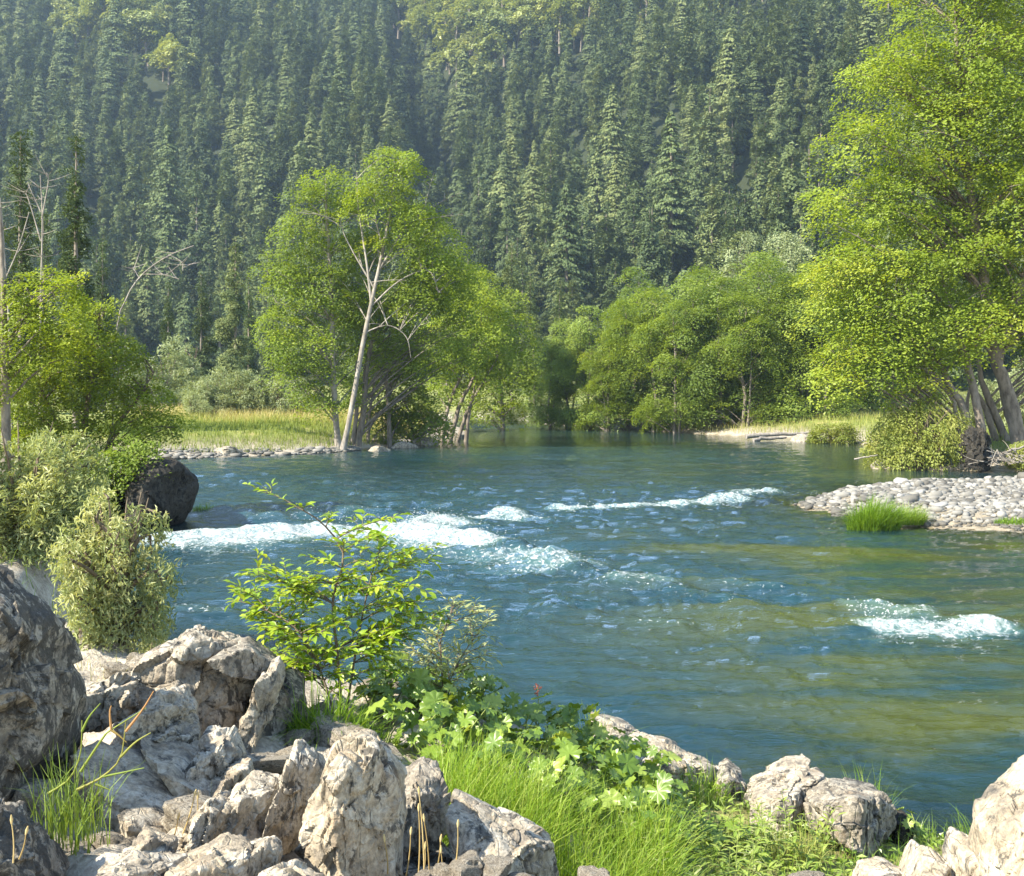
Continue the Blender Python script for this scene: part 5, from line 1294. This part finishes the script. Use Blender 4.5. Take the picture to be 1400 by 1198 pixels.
# reed clump in the shade of the lichened boulder, dry stalks
x, y, z = at(105, 1118, 5.35)
rd = ob('reed_clump', None, None, (x, y, z), label='clump of stiff reeds with tan bent stems beside the lichened boulder', cat='plant')
r = np.random.default_rng(91); mb = MB(); n = 130
B = np.stack([r.normal(size=n) * .08 - .04, r.normal(size=n) * .08, r.uniform(-.14, -.05, n)], 1); blades(mb, B, .36, .0065, r, .35, 4, np.clip(.2 + .3 * r.random(n), 0, .6)); ob('leaves', mb.mesh('reed_leaves', [M['reed']]), rd)
b0 = np.array([x, y, z])
for pts in [[(66, 1085), (95, 1065), (110, 1030), (112, 985)], [(105, 1080), (140, 1062), (165, 1035), (172, 985)], [(110, 1055), (140, 1010), (152, 998), (200, 968)], [(140, 1062), (160, 1058), (197, 1050)], [(152, 998), (162, 1005), (173, 1015)], [(165, 1035), (185, 1015), (206, 1002)], [(172, 1000), (195, 970), (210, 945)], [(152, 998), (150, 975), (152, 965)], [(130, 1072), (140, 1076), (150, 1080)], [(112, 1000), (122, 980), (137, 962)]]:
    q = np.array([at(px, py, 5.35) - b0 for px, py in pts]); mb = MB(); tube(mb, smooth_path(q, 8), np.linspace(.0065, .002, 8), 5, r.uniform(.55, 1)); ob('stalk', mb.mesh('reed_stalk', [M['reed']], True), rd)
def dry_stalks(label, spots, D, seed):
    r = np.random.default_rng(seed); x, y, z = on(spots[0][0], D)
    root = ob('dry_stalks', None, None, (x, y, z), label=label, cat='plant'); b = np.array([x, y, z])
    for px, py0, py1 in spots:
        a = at(px, py0, D) - b; t = at(px + r.uniform(-8, 16), py1, D) - b; mb = MB(); tube(mb, bez(a, (a + t) / 2 + [.01, 0, 0], t, 6), np.linspace(.0035, .002, 6), 4, r.random())
        d = unit(t - a); tube(mb, [t - d * .005, t + d * .012, t + d * .03], [.003, .0065, .002], 5, .9); ob('stalk', mb.mesh('dry_stalk', [M['dry']], True), root)
dry_stalks('thin dry seed stalks in front of the shaded gap by the tall upright rock', [(555, 1198, 1140), (572, 1198, 1108), (580, 1198, 1085), (587, 1198, 1122), (595, 1198, 1150), (530, 1195, 1150), (622, 1190, 1130), (578, 1198, 1160), (603, 1198, 1165)], 5.25, 92)
dry_stalks('two brown tipped dry stalks standing in the shaded hollow', [(250, 1140, 1088), (267, 1130, 1092), (235, 1150, 1120), (256, 1120, 1135)], 5.5, 93)
dry_stalks('short dry stalks on the low dark mottled rock', [(18, 1180, 1125), (26, 1175, 1140)], 4.6, 94)
for k, (px, D, h_, lb) in enumerate([(205, 6.6, .16, 'thin grass on the rim of the shaded hollow'), (335, 6.0, .09, 'small weed between the pale blocks'), (350, 6.3, .1, 'little grass tuft below the stepped ridge'), (420, 5.1, .07, 'tiny green weed at the foot of the wedge slab'), (255, 7.4, .18, 'dry grass tuft on the stepped ridge by the willow'), (290, 6.2, .2, 'shaded grass inside the hollow'), (115, 5.0, .05, 'tiny green weed beneath the reed clump')]):
    x, y, z = on(px, D); tuft('grass_tuft', lb, (x, y, z + .05), .06, h_, 60, .004, 120 + k, lean=.5, mat='grass' if k in (1, 3, 6) else 'meadow')

# ------------------------------------------------------------------ driftwood and roots on the right bank
def log(name, label, a, b, r0, mat='deadwood', seed=1):
    r = np.random.default_rng(seed); mb = MB(); P = np.linspace(a, b, 8); P[1:-1] += r.normal(size=(6, 3)) * r0 * .4; tube(mb, P - a, np.linspace(r0, r0 * .5, 8), 7, .5, 0, .15, r)
    V = mb.V[0]; mb.add(np.vstack([V[:7], V[:7].mean(0)]), np.array([[k, 7, (k + 1) % 7] for k in range(7)]))
    return ob(name, mb.mesh(name, [M[mat]], True), None, tuple(a), label=label, cat='driftwood')
log('driftwood_log', 'long pale drift log lying along the far shore', at(1020, 597, 77), at(1105, 592, 78), .16, seed=1)
log('driftwood_log', 'short drift log beside the white rock', at(1030, 602, 75.5), at(1075, 598, 76.5), .14, seed=2)
log('driftwood_log', 'thin drift log over the brushwood heap', at(1100, 598, 75), at(1160, 600, 76), .09, seed=3)
log('driftwood_log', 'weathered pole slanting out of the bank by the crooked trunks', at(1348, 629, 48.6), at(1410, 606, 49.4), .07, seed=4)
log('driftwood_log', 'pale stick jutting into the channel from the flowering bush', at(1168, 628, 50.5), at(1200, 622, 50.5), .04, seed=5)
def brush(name, label, c, rx, rz, n, seed, mat='twig', ry=1.0, r0=.03):
    r = np.random.default_rng(seed); mb = MB()
    for k in range(n):
        a = np.array([r.normal() * rx * .5, r.normal() * ry * .5, abs(r.normal()) * rz * .5]); d = unit(r.normal(size=3) * [1, 1, .6]); ln = r.uniform(.3, 1.0) * rx
        tube(mb, bez(a - d * ln / 2, a + r.normal(size=3) * .1 * ln, a + d * ln / 2, 5), np.linspace(r0, r0 * .3, 5), 4, r.random())
    ob(name, mb.mesh(name, [M[mat]], True), None, tuple(c), label=label, cat='brushwood')
brush('brushwood_heap', 'heap of tangled driftwood sticks at the far waterline', at(1130, 602, 75.5), 1.0, .6, 60, 5, 'deadwood')
brush('brushwood_heap', 'tangled roots and sticks on the bank under the crooked trunks', at(1370, 632, 48.8), 1.0, .45, 90, 6, 'deadwood', r0=.022)
rb = gp(1332, 634, .2)
outline_rock('root_mass', [(1312, 640), (1314, 600), (1325, 584), (1345, 584), (1352, 605), (1350, 640)], 49.3, .9, 'dark upturned root mass between flowering bush and crooked trunks', 30, 131, 'rock_dark', .12, .06, cat='root mass')

# ------------------------------------------------------------------ haze of the valley air
t = NT('valley_haze')
pv = t.n('VolumePrincipled', {'Color': (.58, .78, 1.0, 1), 'Density': HAZE_DENSITY, 'Anisotropy': .25})
t.t.links.new(pv.outputs[0], t.out.inputs['Volume'])
x0, x1, y0, y1, z0, z1 = -520, 520, -12, 700, -3, 310
V = np.array([(x, y, z) for x in (x0, x1) for y in (y0, y1) for z in (z0, z1)])
F = np.array([(0, 1, 3, 2), (4, 6, 7, 5), (0, 4, 5, 1), (2, 3, 7, 6), (0, 2, 6, 4), (1, 5, 7, 3)])
ob('haze', mesh_np('haze', V, F, None, [t.m]), kind='stuff', label='thin bluish haze filling the valley')
print('terrain top', tz.max(), 'tris', sum(len(m.polygons) for m in bpy.data.meshes))
